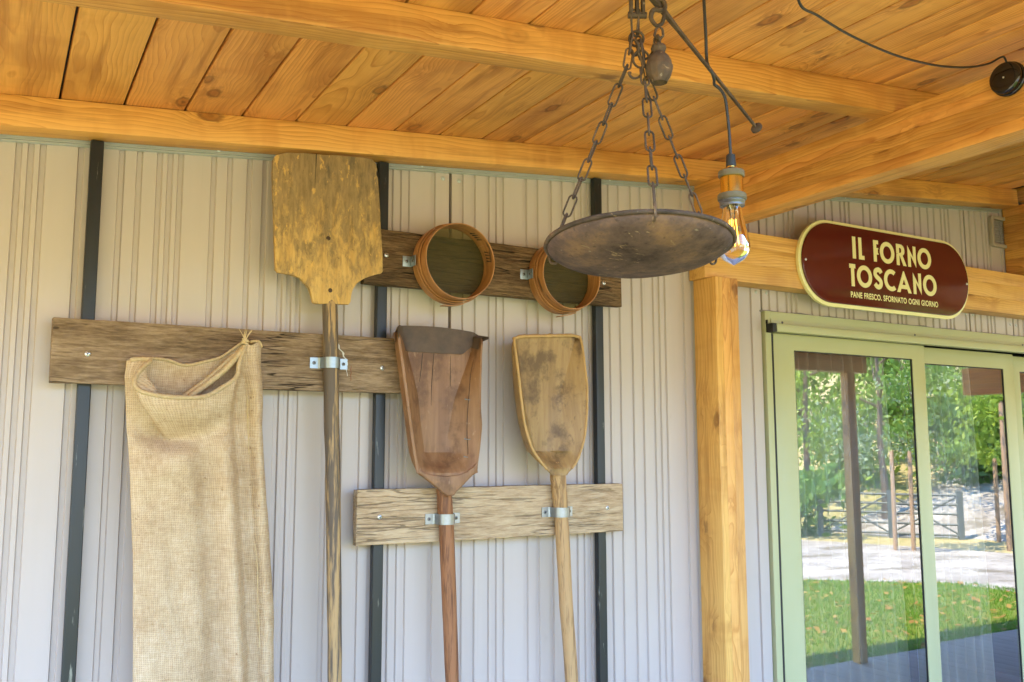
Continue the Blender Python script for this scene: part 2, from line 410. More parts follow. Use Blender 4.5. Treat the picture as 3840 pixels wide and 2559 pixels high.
# ------------------------------------------------------------------ mesh helpers
def tag(o, label=None, cat=None, group=None, kind=None):
    if label: o['label'] = label
    if cat: o['category'] = cat
    if group: o['group'] = group
    if kind: o['kind'] = kind
    return o
def empty(name, loc, label, cat, group=None):
    o = bpy.data.objects.new(name, None); col.objects.link(o); o.location = loc
    o.empty_display_size = .05
    return tag(o, label, cat, group)
def link(o, parent=None):
    col.objects.link(o)
    if parent is not None: o.parent = parent
    return o
def wloc(o):
    p = Vector((0, 0, 0))
    while o is not None: p = p + o.location; o = o.parent
    return p

class MB:
    def __init__(s): s.v = []; s.f = []; s.uv = None
    def add(s, vs, fs):
        k = len(s.v); s.v += [tuple(p) for p in vs]; s.f += [tuple(i + k for i in f) for f in fs]; return s
    def box(s, x0, x1, y0, y1, z0, z1):
        return s.add([(x0, y0, z0), (x1, y0, z0), (x1, y1, z0), (x0, y1, z0), (x0, y0, z1), (x1, y0, z1), (x1, y1, z1), (x0, y1, z1)],
                     [(0, 3, 2, 1), (4, 5, 6, 7), (0, 1, 5, 4), (1, 2, 6, 5), (2, 3, 7, 6), (3, 0, 4, 7)])
    def prism(s, poly, y0, y1):
        n = len(poly); a = sum(poly[i][0] * poly[(i + 1) % n][1] - poly[(i + 1) % n][0] * poly[i][1] for i in range(n))
        if a < 0: poly = poly[::-1]
        vs = [(x, y0, z) for x, z in poly] + [(x, y1, z) for x, z in poly]
        return s.add(vs, [tuple(range(n)), tuple(range(2 * n - 1, n - 1, -1))] + [((i + 1) % n, i, n + i, n + (i + 1) % n) for i in range(n)])
    def ring(s, outer, inner, y0, y1):
        n = len(outer)
        vs = [(x, y0, z) for x, z in outer] + [(x, y0, z) for x, z in inner] + [(x, y1, z) for x, z in outer] + [(x, y1, z) for x, z in inner]
        fs = []
        for i in range(n):
            j = (i + 1) % n
            fs += [(i, j, n + j, n + i), (2 * n + j, 2 * n + i, 3 * n + i, 3 * n + j), (j, i, 2 * n + i, 2 * n + j), (n + i, n + j, 3 * n + j, 3 * n + i)]
        return s.add(vs, fs)
    def tube(s, path, r, n=8, closed=False, sq=False):
        P = [Vector(p) for p in path]; m = len(P)
        rs = r if isinstance(r, (list, tuple)) else [r] * m
        up = None; vs = []
        for i in range(m):
            if closed: d = P[(i + 1) % m] - P[i - 1]
            else: d = P[min(i + 1, m - 1)] - P[max(i - 1, 0)]
            d.normalize()
            if up is None:
                up = Vector((0, 0, 1)) if abs(d.z) < .9 else Vector((1, 0, 0))
            a = (up - d * up.dot(d)).normalized(); b = d.cross(a); up = a
            for k in range(n):
                t = 2 * math.pi * (k + (.5 if sq else 0)) / n
                vs.append(P[i] + (a * math.cos(t) + b * math.sin(t)) * rs[i])
        fs = []
        for i in range(m if closed else m - 1):
            j = (i + 1) % m
            for k in range(n):
                l = (k + 1) % n
                fs.append((i * n + k, i * n + l, j * n + l, j * n + k))
        if not closed: fs += [tuple(range(n - 1, -1, -1)), tuple((m - 1) * n + k for k in range(n))]
        return s.add(vs, fs)
    def lathe(s, prof, n=32, o=(0, 0, 0), axis=(0, 0, 1), cap=True):
        ax = Vector(axis).normalized(); o = Vector(o)
        a = ax.orthogonal().normalized(); b = ax.cross(a)
        vs = []
        for r, h in prof:
            for k in range(n):
                t = 2 * math.pi * k / n
                vs.append(o + ax * h + (a * math.cos(t) + b * math.sin(t)) * r)
        m = len(prof); fs = []
        for i in range(m - 1):
            for k in range(n):
                l = (k + 1) % n; fs.append((i * n + k, i * n + l, (i + 1) * n + l, (i + 1) * n + k))
        if cap: fs += [tuple(range(n - 1, -1, -1)), tuple((m - 1) * n + k for k in range(n))]
        return s.add(vs, fs)
    def grid(s, rows, closed=False):
        n = len(rows[0]); vs = [p for r in rows for p in r]; fs = []
        for i in range(len(rows) - 1):
            for k in range(n if closed else n - 1):
                l = (k + 1) % n; fs.append((i * n + k, i * n + l, (i + 1) * n + l, (i + 1) * n + k))
        return s.add(vs, fs)
    def mesh(s, name, o=(0, 0, 0), bevel=0, seg=2, smooth=40, recalc=True):
        me = bpy.data.meshes.new(name); o = Vector(o)
        me.from_pydata([Vector(p) - o for p in s.v], [], s.f)
        if bevel or recalc:
            bm = bmesh.new(); bm.from_mesh(me)
            if recalc: bmesh.ops.recalc_face_normals(bm, faces=bm.faces[:])
            if bevel:
                es = [e for e in bm.edges if len(e.link_faces) == 2 and e.calc_face_angle(0) > R(28)]
                bmesh.ops.bevel(bm, geom=es, offset=bevel, segments=seg, profile=.6, affect='EDGES', clamp_overlap=True)
            bm.to_mesh(me); bm.free()
        if smooth:
            me.polygons.foreach_set('use_smooth', [True] * len(me.polygons))
            me.set_sharp_from_angle(angle=R(smooth))
        me.update()
        return me
    def build(s, name, mat, parent=None, origin=None, bevel=0, seg=2, smooth=40, recalc=True):
        if origin is None:
            lo = [min(p[i] for p in s.v) for i in range(3)]; hi = [max(p[i] for p in s.v) for i in range(3)]
            origin = [(a + b) / 2 for a, b in zip(lo, hi)]
        me = s.mesh(name, origin, bevel, seg, smooth, recalc)
        me.materials.append(M[mat] if isinstance(mat, str) else mat)
        o = link(bpy.data.objects.new(name, me), parent)
        o.location = Vector(origin) - (wloc(parent) if parent else Vector((0, 0, 0)))
        return o

def inst(name, me, loc, rot=None, parent=None):
    o = link(bpy.data.objects.new(name, me), parent)
    o.location = Vector(loc) - (wloc(parent) if parent else Vector((0, 0, 0)))
    if rot is not None: o.rotation_euler = rot
    return o

def lumber_mesh(name, L, W, H, mat, bevel=.004, chamfer=None, nseg=1, wob=0.0, seed=0):
    """local X = grain; section W (Y) x H (Z), centred; X from 0 to L"""
    b = MB(); rows = []
    sec = [(-W / 2, -H / 2), (W / 2, -H / 2), (W / 2, H / 2), (-W / 2, H / 2)]
    for i in range(nseg + 1):
        x = L * i / nseg
        row = []
        for k, (y, z) in enumerate(sec):
            d = wob * mnoise.noise((x * 5.0 + seed * 13.1, k * 7.7, seed)) if wob else 0
            d2 = wob * mnoise.noise((x * 14.0 + seed * 3.1, k * 5.7, seed + 9.0)) if wob else 0
            row.append((x + (d2 * 1.5 if i in (0, nseg) else 0), y + (d + d2 * .6) * (1 if y > 0 else -1), z + (d2 * .4)))
        rows.append(row)
    b.grid(rows, closed=True)
    b.f += [(0, 3, 2, 1), tuple(len(b.v) - 4 + k for k in range(4))]
    me = b.mesh(name, bevel=bevel, seg=2, smooth=35)
    me.materials.append(M[mat])
    return me
def place(name, me, o, xa, za, parent=None):
    """place a lumber mesh: local X -> xa, local Z -> about za"""
    x = Vector(xa).normalized(); z = Vector(za); z = (z - x * z.dot(x)).normalized(); y = z.cross(x)
    ob = link(bpy.data.objects.new(name, me), parent)
    ob.location = Vector(o) - (wloc(parent) if parent else Vector((0, 0, 0)))
    ob.rotation_euler = Matrix((x, y, z)).transposed().to_euler()
    return ob

SL = .0863                                    # roof rise per metre along the wall
SX = Vector((1, 0, SL)).normalized(); SN = Vector((-SL, 0, 1)).normalized()
def zr(x): return 2.572 + SL * x if x < 4.99 else 2.572 + SL * (2 * 4.99 - x)   # underside of the rafters
HP = .095

# ------------------------------------------------------------------ ground, deck, garden floor
g = MB()
N = 48
for i in range(N + 1):
    pass
def ground_h(x, y):
    d = math.hypot(x, y + 3)
    h = -.15
    if y < -6 or x > 11:  # hill steepened and carried round the unseen front to block low sky
        dd = max(0, d - 17)
        h += min(dd * .22, 11.0)
    h += .25 * mnoise.noise((x * .12, y * .12, 0)) * min(1, max(0, d - 14) / 8)
    return h
rad = [0] + [1.5 * 1.13 ** i for i in range(1, 52)]
rows = []
for r_ in rad[1:]:
    rows.append([(r_ * math.cos(2 * math.pi * k / 96), -3 + r_ * math.sin(2 * math.pi * k / 96), ground_h(r_ * math.cos(2 * math.pi * k / 96), -3 + r_ * math.sin(2 * math.pi * k / 96))) for k in range(96)])
g.grid(rows, closed=True)
g.f.append(tuple(range(96)))
tag(g.build('ground', 'meadow', origin=(0, 0, 0)), kind='structure')
gv = MB()
gx = [4 + i * .9 for i in range(18)]
def far_edge(x): return -5.9 + (x - 9.6) * .9 if x > 9.6 else -5.9
rows = []
for i in range(14):
    t = i / 13
    rows.append([(x, -2.2 - t * 8.6, ground_h(x, -2.2 - t * 8.6) + .012) for x in [-8 + k * .9 for k in range(34)]])
gv.grid(rows)
tag(gv.build('gravel_path', 'gravel', origin=(0, 0, 0), recalc=False), kind='structure')
lw = MB()
xs = [-9 + i * .5 for i in range(41)]
lw.grid([[(x, -2.06 - t * (-2.06 - far_edge(x)) * -1 if False else -2.06 + (far_edge(x) + 2.06) * t + .12 * mnoise.noise((x * 1.3, 0, 5)) * t, -.105) for x in xs] for t in (0, .25, .5, .75, 1)])
tag(lw.build('lawn', 'lawn', origin=(0, 0, 0), recalc=False), kind='structure')

dk = MB(); dk.box(-1.6, 10.0, -2.02, .0, -.16, -.035)
deck = tag(dk.build('deck', 'hole', origin=(0, 0, 0)), kind='structure')
dm = lumber_mesh('plank', 2.05, .137, .03, 'deckwood', .003)
for i in range(82):
    place('plank', dm, (-1.5 + i * .1405, -.0, -.0155 + random.uniform(-.001, .001)), (0, -1, 0), (0, 0, 1), deck)

# ------------------------------------------------------------------ wall cladding
panel_wall = empty('panel_wall', (0, 0, 0), 'beige ribbed metal cladding wall behind the hanging tools', 'wall')
JO = [-1.72, -.137, 1.448, 3.033, 4.582, 4.978, 6.56, 8.145]
def grooves(j):
    """groove starts inside the panel that begins at joint j"""
    out = []
    for k in range(-1, 5):
        b = j + .150 + .396 * k
        out += [b, b + .032, b + .064, b + .168, b + .220, b + .272 + .012, b + .324 + .012]
    return out
GW, GD = .0165, .0085
def wall_panel(x0, x1, z0, ztop, j):
    xs = [(x0, .030), (x0 + .001, 0)]
    for gx_ in sorted(grooves(j)):
        if gx_ > x0 + .012 and gx_ + GW < x1 - .012:
            xs += [(gx_ - .0015, 0), (gx_ + .0018, GD), (gx_ + GW - .0018, GD), (gx_ + GW + .0015, 0)]
    xs += [(x1 - .001, 0), (x1, .030)]
    b = MB()
    rows = [[(x, y, z0) for x, y in xs], [(x, y, ztop(x)) for x, y in xs]]
    b.grid(rows)
    return b.build('wall_panel', 'panel', panel_wall, origin=(x0, 0, z0), smooth=0, recalc=False)
top = lambda x: zr(x) + .06
for a, b_ in zip(JO[:-1], JO[1:]):
    z0 = -.02 if (b_ < 3.1 or a > 6) else 2.262
    g_ = .005
    wall_panel(a + g_, b_ - g_, z0, top, a)
bk = MB(); bk.box(-2.0, 3.05, .032, .05, -.1, 3.1)
bk.box(3.05, 6.0, .032, .05, 2.3, 3.2); bk.box(6.0, 9.6, .032, .05, -.1, 3.2)
bk.build('backing_board', 'hole', panel_wall)
# flashing under the rafter with small ribs
fl = MB()
for x0, x1 in ((-1.8, 4.905),):
    prof = [(-.001, .020), (-.010, .020), (-.010, -.0005), (-.0125, -.003), (-.0125, -.006), (-.008, -.0075), (-.0125, -.009), (-.0125, -.012), (-.002, -.0145)]
    rows = []
    for x in (x0, x1): rows.append([(x, y, zr(x) - .002 + z) for y, z in prof])
    fl.grid(rows)
fl.build('flashing', 'flashing', panel_wall, smooth=0)
def screw_mesh(r, mat, cross=True):
    b = MB()
    b.lathe([(r * .2, .0), (r, .0), (r * .96, r * .22), (r * .7, r * .42), (r * .3, r * .5)], 14, axis=(0, -1, 0))
    me = b.mesh('screw', smooth=50); me.materials.append(M[mat]); me.materials.append(M['hole'])
    if cross:
        bm = bmesh.new(); bm.from_mesh(me)
        for a in (0, math.pi / 2):
            c, s_ = math.cos(a), math.sin(a)
            pts = [(-.62 * r, -.12 * r), (.62 * r, -.12 * r), (.62 * r, .12 * r), (-.62 * r, .12 * r)]
            f = bm.faces.new([bm.verts.new((c * x - s_ * z, -r * .56 - (.0003 if a else 0), s_ * x + c * z)) for x, z in pts]); f.material_index = 1
        bm.to_mesh(me); bm.free()
    return me
SC_B = screw_mesh(.0085, 'screw'); SC_S = screw_mesh(.006, 'screw', False); SC_D = screw_mesh(.006, 'dark_screw')
SC_W = screw_mesh(.0085, 'flashing', False)
for x in (-.35, .596, 1.325, 2.179, 3.62, 4.46):
    inst('screw', SC_S, (x, -.0105, zr(x) + .008 - .004), None, panel_wall)
for x, z in ((1.416, 2.657), (1.483, 2.658), (3.001, 2.36), (3.068, 2.361), (4.55, 2.372), (4.612, 2.372), (4.95, 2.34), (5.005, 2.338)):
    inst('screw', SC_W, (x, .0005, z), None, panel_wall)
# ragged sealant along the top of the door frame
ck = MB()
n = 90; up_, dn_ = [], []
for i in range(n + 1):
    x = 3.02 + 2.9 * i / n
    up_.append((x, 2.279 + .006 * mnoise.noise((x * 9, 0, 1)) + .003 * mnoise.noise((x * 40, 2, 1)))); dn_.append((x, 2.270))
ck.prism(up_ + dn_[::-1], -.004, .012)
tag(ck.build('sealant', mat_plain('grey_sealant', (.20, .18, .16), .7, 0, .3, 40), panel_wall))
# louvre vent
vt = MB()
def rrect(x0, x1, z0, z1, r, n=6):
    pts = []
    for cx, cz, a0 in ((x1 - r, z1 - r, 0), (x0 + r, z1 - r, 90), (x0 + r, z0 + r, 180), (x1 - r, z0 + r, 270)):
        pts += [(cx + r * math.cos(R(a0 + 90 * i / n)), cz + r * math.sin(R(a0 + 90 * i / n))) for i in range(n + 1)]
    return pts
vent = empty('wall_vent', (4.89, 0, 2.86), 'small beige louvred vent high on the wall beside the right beam', 'vent')
vt.ring(rrect(4.806, 4.98, 2.772, 2.952, .022), rrect(4.826, 4.96, 2.792, 2.932, .012), -.020, .004)
vt.build('frame', 'filter', vent, bevel=.003)
for i in range(10):
    z = 2.797 + i * .0138
    b = MB(); b.add([(4.826, -.001, z + .009), (4.96, -.001, z + .009), (4.96, -.016, z), (4.826, -.016, z), (4.826, .001, z + .011), (4.96, .001, z + .011), (4.96, -.014, z + .002), (4.826, -.014, z + .002)],
                    [(0, 1, 2, 3), (4, 7, 6, 5), (2, 1, 5, 6), (0, 3, 7, 4), (3, 2, 6, 7)])
    b.build('slat', 'filter', vent, smooth=0)
# ------------------------------------------------------------------ room behind the glass
rm = MB(); rm.box(2.6, 6.6, .06, 4.5, -.05, -.003)
tag(rm.build('room_floor', 'roomfloor', origin=(0, 0, 0)), kind='structure')
for nm, bx in (('room_wall_back', (2.5, 6.7, 4.5, 4.6, -.05, 2.9)), ('room_wall_left', (2.5, 2.6, .06, 4.5, -.05, 2.9)), ('room_wall_right', (6.6, 6.7, .06, 4.5, -.05, 2.9)), ('room_ceiling', (2.5, 6.7, .06, 4.6, 2.62, 2.7))):
    b = MB(); b.box(*bx); tag(b.build(nm, 'plaster', origin=(0, 0, 0)), kind='structure')

# ------------------------------------------------------------------ roof: sheathing with one object per plank
rf = MB()
for xa, xb in ((-2.6, 4.99), (4.99, 10.2)):
    rows = [[(xa, 6, zr(xa) + HP + .03), (xb, 6, zr(xb) + HP + .03)], [(xa, -2.6, zr(xa) + HP + .03), (xb, -2.6, zr(xb) + HP + .03)]]
    rf.grid(rows); rf.grid([[(x, y, z + .08) for x, y, z in r_] for r_ in rows])
    rf.add([(xa, -2.6, zr(xa) + HP + .03), (xb, -2.6, zr(xb) + HP + .03), (xb, -2.6, zr(xb) + HP + .11), (xa, -2.6, zr(xa) + HP + .11)], [(0, 1, 2, 3)])
ceiling = tag(rf.build('ceiling', 'roofing', origin=(0, 0, 0), smooth=0), kind='structure')
PW = .1765
pm = [lumber_mesh('plank', 2.70, PW * 1.0037 - .0062, .022, 'honey', .0062) for _ in range(1)][0]
k0 = -15
for k in range(k0, 29):
    x = .117 + PW * (k + .5)
    if x > 4.95: break
    j = random.uniform(-.0008, .0008)
    place('plank', pm, Vector((x, .10, zr(x) + HP + .011 + j)), (0, -1, 0), SN, ceiling)
for k in range(0, 29):
    x = 4.99 + PW * (k + .5)
    place('plank', pm, Vector((x, .10, zr(x) + HP + .011)), (0, -1, 0), (SL, 0, 1), ceiling)

for xa, xb in ((-2.6, 4.99), (4.99, 10.2)):  # deep eave boards, unseen, added to cut low sky off the upper wall
    b = MB(); s_ = 1 if xb < 5 else -1
    b.add([(xa, -2.63, zr(xa + .01) - .06), (xb, -2.63, zr(xb - .01) - .06), (xb, -2.63, zr(xb - .01) + .20), (xa, -2.63, zr(xa + .01) + .20), (xa, -2.603, zr(xa + .01) - .06), (xb, -2.603, zr(xb - .01) - .06), (xb, -2.603, zr(xb - .01) + .20), (xa, -2.603, zr(xa + .01) + .20)],
          [(0, 1, 2, 3), (7, 6, 5, 4), (0, 4, 5, 1), (2, 6, 7, 3), (1, 5, 6, 2), (0, 3, 7, 4)])
    b.build('sky_cut_fascia', 'beam', ceiling, origin=(xa, -2.6, 2.6), smooth=0)
# ------------------------------------------------------------------ timbers
def timber(name, o, xa, za, L, W, H, mat, label, cat='beam', group=None, bevel=.005):
    me = lumber_mesh(name, L, W, H, mat, bevel)
    return tag(place(name, me, o, xa, za), label, cat, group)
def rafter(y0, y1, xa, xb, label):
    W = y1 - y0; s = 1 if xb <= 4.995 else -1
    xd = Vector((1, 0, SL * s)).normalized(); nn = Vector((-SL * s, 0, 1)).normalized()
    o = Vector((xa, (y0 + y1) / 2, zr(xa + .001 * s))) + nn * (HP / 2 - .0003)
    return timber('rafter', o, xd, nn, (xb - xa) * 1.0037, W, HP - .0012, 'beam', label, 'rafter', 'sloping rafters under the planks')
rafter(-.107, -.014, -2.0, 4.93, 'honey rafter running along the top of the beige wall')
rafter(-1.04, -.957, -2.0, 4.93, 'honey rafter crossing the ceiling planks out in front of the wall')
# glued timbers: one object per lamella
def glulam(name, o, xa, za, L, W, H, n, mat, label, cat='beam', group=None, across='H'):
    x = Vector(xa).normalized(); z = Vector(za); z = (z - x * z.dot(x)).normalized(); y = z.cross(x); o = Vector(o)
    root = empty(name, o, label, cat, group)
    cuts = [0.0]
    for k in range(n): cuts.append(cuts[-1] + random.uniform(.85, 1.15))
    cuts = [c / cuts[-1] - .5 for c in cuts]
    for a, c in zip(cuts[:-1], cuts[1:]):
        m_ = (a + c) / 2; w = c - a; jit = random.uniform(-.0004, .0004)
        if across == 'H': me = lumber_mesh('lamella', L, W + jit, H * w - .0003, mat, .0011); p = o + z * H * m_
        else: me = lumber_mesh('lamella', L, W * w - .0003, H + jit, mat, .0011); p = o + y * W * m_
        place('lamella', me, p, xa, za, root)
    return root
def purlin(x0, x1, z0, z1, y1, n, label):
    return glulam('purlin', ((x0 + x1) / 2, -.006, (z0 + z1) / 2), (0, -1, 0), (0, 0, 1), y1, x1 - x0, z1 - z0, n, 'beam', label, 'beam', 'beams running out from the wall')
purlin(2.638, 2.745, 2.600, 2.8015, 2.5, 5, 'thick honey beam carrying the round black cable box')
purlin(4.935, 5.05, 2.600, 3.003, 2.5, 8, 'deep ridge beam at the right edge beside the wall vent')
purlin(7.60, 7.72, 2.12, 2.36, 2.0, 5, 'honey beam end hanging over the deck at the far side')
glulam('crossbeam', (2.60, -.058, 2.4865), (1, 0, 0), (0, 0, 1), 5.0, .10, .2265, 3, 'post', 'pale honey cross beam on the wall behind the oval sign')
glulam('crossbeam', (2.60, -1.98, 2.4245), (1, 0, 0), (0, 0, 1), 3.52, .10, .348, 4, 'post', 'honey eave beam resting on the porch posts')
def post(x0, x1, y0, y1, zt, label):
    return glulam('post', ((x0 + x1) / 2, (y0 + y1) / 2, -.0), (0, 0, 1), (0, -1, 0), zt, x1 - x0, y1 - y0, 3, 'post', label, 'post', 'square porch posts', 'W')
post(2.618, 2.745, -.150, -.012, 2.372, 'pale honey post against the wall left of the glass doors')
post(5.90, 5.985, -2.01, -1.94, 2.2498, 'porch post at the deck edge opposite the glass doors')
post(2.62, 2.745, -2.03, -1.92, 2.2498, 'porch post at the deck edge beneath the cable box beam')

# ------------------------------------------------------------------ black steel uprights
for x0, lab in ((.211, 'black steel upright left of the burlap sack'), (1.146, 'black steel upright behind the bread peel'), (2.078, 'black steel upright right of the tan scoop')):
    b = MB(); zt = zr(x0) - .001
    b.box(x0, x0 + .0375, -.042, -.0005 - .0125, .0, zt)
    o = b.build('steel_upright', 'steel', bevel=.004, seg=3); o.location.z += 0
    tag(o, lab, 'steel upright', 'black steel uprights on the wall')

# ------------------------------------------------------------------ weathered wall boards
def wall_board(x0, x1, z0, z1, mat, label, seed, screws):
    root = empty('wall_board', ((x0 + x1) / 2, -.06, z0), label, 'board', 'weathered boards screwed across the uprights')
    me = lumber_mesh('board', x1 - x0, z1 - z0, .034, mat, .0035, nseg=60, wob=.0022, seed=seed)
    x = Vector((1, 0, 0))
    ob = link(bpy.data.objects.new('board', me), root)
    ob.location = Vector((x0, -.0595, (z0 + z1) / 2)) - root.location
    ob.rotation_euler = (R(90), 0, 0)            # local Y -> world Z, local Z -> -Y
    for sx, sz in screws: inst('screw', SC_B, (sx, -.0765, sz), (0, random.uniform(0, 1.5), 0), root)
    return root
wall_board(.134, 1.241, 1.840, 2.031, 'board_brown', 'brown weathered board behind the burlap sack', 1, [(.231, 1.928), (1.155, 1.926)])
wall_board(1.082, 2.183, 2.217, 2.415, 'board_dark', 'dark weathered board behind the two round sieves', 2, [(1.164, 2.323), (2.095, 2.308)])
wall_board(1.072, 2.173, 1.327, 1.512, 'board_pale', 'pale weathered board crossing the two scoop handles', 3, [(1.154, 1.42), (2.097, 1.419)])

def streak(pts, w, name, mat, parent):
    l, r_ = [], []
    for i, (x, z) in enumerate(pts):
        ww = w * (.4 + .8 * abs(mnoise.noise((i * 1.7, w * 900, 2)))) * (1 if i else .4)
        l.append((x - ww, z)); r_.append((x + ww, z))
    b = MB(); b.prism(l + r_[::-1], -.0779, -.0770); return b.build(name, mat, parent, smooth=0)
bb = [o for o in bpy.data.objects if o.name == 'wall_board'][0]
streak([(.990 + .036 * t + .003 * math.sin(t * 14), 2.004 - .058 * t) for t in [i / 14 for i in range(15)]], .0042, 'paint_drip', mat_plain('dried_white_paint', (.62, .58, .50), .8, 0, .2, 60), bb)
streak([(1.028 + .002 * math.sin(i), 1.945 - i * .0065) for i in range(9)], .0010, 'paint_drip', M['paper'], bb)
streak([(1.042 + .0015 * math.sin(i * 2), 1.930 - i * .0065) for i in range(9)], .0012, 'rust_streak', mat_plain('red_rust_streak', (.25, .06, .02), .8, 0, .2, 60), bb)
# ------------------------------------------------------------------ bread peel
peel = empty('bread_peel', (.95, -.1, .3), 'long flat wooden bread peel with worn yellow blade', 'bread peel')
out = [(.749, 2.592), (.758, 2.607), (.791, 2.621), (.852, 2.630), (.892, 2.632), (.893, 2.60), (.8935, 2.632), (.976, 2.642), (1.069, 2.648), (1.092, 2.646), (1.106, 2.632), (1.111, 2.612), (1.106, 2.597), (1.113, 2.584), (1.118, 2.547), (1.126, 2.428), (1.134, 2.33), (1.138, 2.258), (1.132, 2.249), (1.105, 2.240), (1.073, 2.227), (1.045, 2.207), (1.032, 2.187), (1.025, 2.163), (1.023, 2.140), (1.018, 2.132), (.980, 2.130), (.903, 2.126), (.895, 2.129), (.889, 2.152), (.879, 2.177), (.848, 2.207), (.818, 2.215), (.777, 2.218), (.768, 2.227), (.763, 2.308), (.754, 2.457), (.749, 2.531)]
fine = []
for i, (a, b_) in enumerate(zip(out, out[1:] + out[:1])):
    L = math.hypot(b_[0] - a[0], b_[1] - a[1]); m_ = max(1, int(L / .012))
    for k in range(m_):
        t = k / m_; x = a[0] + (b_[0] - a[0]) * t; z = a[1] + (b_[1] - a[1]) * t
        j = .0011 if m_ > 1 else 0
        fine.append((x + j * mnoise.noise((x * 60, z * 60, 1)), z + j * mnoise.noise((x * 60, z * 60, 7)) + (.0025 * mnoise.noise((x * 45, 3, 3)) if z > 2.62 else 0)))
b = MB(); b.prism(fine, -.113, -.096)
b.build('blade', 'peel', peel, bevel=.0022)
crk = MB(); crk.prism([(.8915, 2.634), (.8945, 2.634), (.8925, 2.56), (.8905, 2.50), (.8912, 2.56)], -.1136, -.112)
crk.build('crack', 'hole', peel, smooth=0)
for x, z in ((.941, 2.350), (.952, 2.174)):
    c = MB(); c.lathe([(.001, 0), (.0075, 0), (.0068, .0010), (.003, .0016)], 16, (x, -.113, z), (0, -1, 0)); c.build('nail', 'rust', peel)
def handle(pts, name, mat, parent, n=16, wob=.0012, seed=0):
    """pts: (x, y, z, r)"""
    path, rs = [], []
    for a, b_ in zip(pts, pts[1:]):
        m_ = max(2, int(abs(a[2] - b_[2]) / .03))
        for k in range(m_):
            t = k / m_; p = [a[i] + (b_[i] - a[i]) * t for i in range(4)]
            path.append((p[0] + wob * mnoise.noise((p[2] * 6, seed, 0)), p[1], p[2])); rs.append(p[3] * (1 + .035 * mnoise.noise((p[2] * 9, seed, 4))))
    path.append(pts[-1][:3]); rs.append(pts[-1][3])
    b = MB(); b.tube(path, rs, n)
    return b.build(name, mat, parent, smooth=60)
handle([(.957, -.083, 2.16, .0245), (.9575, -.092, 2.125, .0255), (.963, -.1015, 1.95, .0255), (.9815, -.100, 1.488, .0245), (1.003, -.096, .90, .0225), (1.02, -.09, .35, .022)], 'handle', 'peel_handle', peel, wob=.003, seed=3)

# ------------------------------------------------------------------ dough scoops
def lerp_tab(tab, z):
    if z >= tab[0][0]: return tab[0][1]
    for (za, va), (zb, vb) in zip(tab, tab[1:]):
        if z >= zb: return va + (vb - va) * (za - z) / (za - zb)
    return tab[-1][1]
def scoop_body(secs, name, mat, parent, th=.011, warp=None):
    """secs: list of (z, xl, xr, y_rim_l, y_rim_r, fl, fr, y_floor, ztilt); closed loft"""
    b = MB(); rows = []
    for (z, xl, xr, yl, yr, fl, fr, yf, dz) in secs:
        r_ = []
        mid = (fl + fr) / 2
        inn = [(xl + th * .75, yl, 0)]
        for t in (.25, .5, .75): inn.append((xl + th * .75 + (fl - xl - th * .75) * t, yl + (yf - yl) * (1 - (1 - t) ** 1.12), 0))
        inn += [(fl, yf + .0, 0), (fl + (fr - fl) * .25, yf + .003, 0), (mid, yf + .004, 0), (fl + (fr - fl) * .75, yf + .003, 0), (fr, yf, 0)]
        for t in (.75, .5, .25): inn.append((xr - th * .75 + (fr - xr + th * .75) * t, yr + (yf - yr) * (1 - (1 - t) ** 1.12), 0))
        inn.append((xr - th * .75, yr, 0))
        outr = [(xr, yr + .003), (xr + .001, yr + (yf - yr) * .5), (xr - (xr - fr) * .35, yf + .010), (fr, yf + .017), (mid, yf + .019), (fl, yf + .017), (xl + (fl - xl) * .35, yf + .010), (xl - .001, yl + (yf - yl) * .5), (xl, yl + .003)]
        for p in inn: r_.append((p[0], p[1], z + dz * (p[1] - yf)))
        for p in outr: r_.append((p[0], p[1], z + dz * (p[1] - yf)))
        rows.append(r_)
    if warp: rows = [[warp(*p) for p in q] for q in rows]
    b.grid(rows, closed=True)
    n = len(rows[0]); b.f += [tuple(range(n)), tuple(len(b.v) - n + k for k in range(n))]
    return b.build(name, mat, parent, smooth=28)
# red-brown scoop
s1 = empty('dough_scoop', (1.38, -.12, .3), 'red brown wooden scoop with dark lip and clamped handle', 'scoop', 'wooden scoops on the wall')
rl = [(2.041, 1.180), (2.0, 1.183), (1.90, 1.197), (1.76, 1.219), (1.64, 1.238), (1.572, 1.252)]
rr = [(2.041, 1.512), (1.998, 1.505), (1.904, 1.498), (1.786, 1.497), (1.731, 1.502), (1.652, 1.494), (1.579, 1.483)]
fl_ = [(2.06, 1.216), (1.985, 1.244), (1.842, 1.284), (1.70, 1.302), (1.64, 1.311)]
fr_ = [(2.06, 1.510), (1.979, 1.486), (1.829, 1.427), (1.70, 1.402), (1.64, 1.396)]
secs = []
for i in range(22):
    z = 2.046 - i * .0195
    yr_ = -.150 - .012 * min(1, i / 6)
    if i == 0: yr_ = -.138
    secs.append((z, lerp_tab(rl, z), lerp_tab(rr, z), yr_, yr_, lerp_tab(fl_, z), lerp_tab(fr_, z), -.088, 0))
for z, k in ((1.625, .10), (1.610, .25), (1.596, .47), (1.584, .72), (1.573, .93), (1.566, 1.0), (1.558, 1.0), (1.550, 1.0)):
    xl, xr = lerp_tab(rl, z), lerp_tab(rr, z); c = (1.311 + 1.396) / 2
    if z < 1.56: xl, xr = xl + (1.57 - z) * 1.6, xr - (1.57 - z) * 1.6
    fl = 1.311 + (c - .018 - 1.311) * k ** .8; frr = 1.396 + (c + .018 - 1.396) * k ** .8
    secs.append((z, xl, xr, -.162, -.162, fl, frr, -.088 - .072 * k, 0))
scoop_body(secs, 'bowl', 'scoop_red', s1)
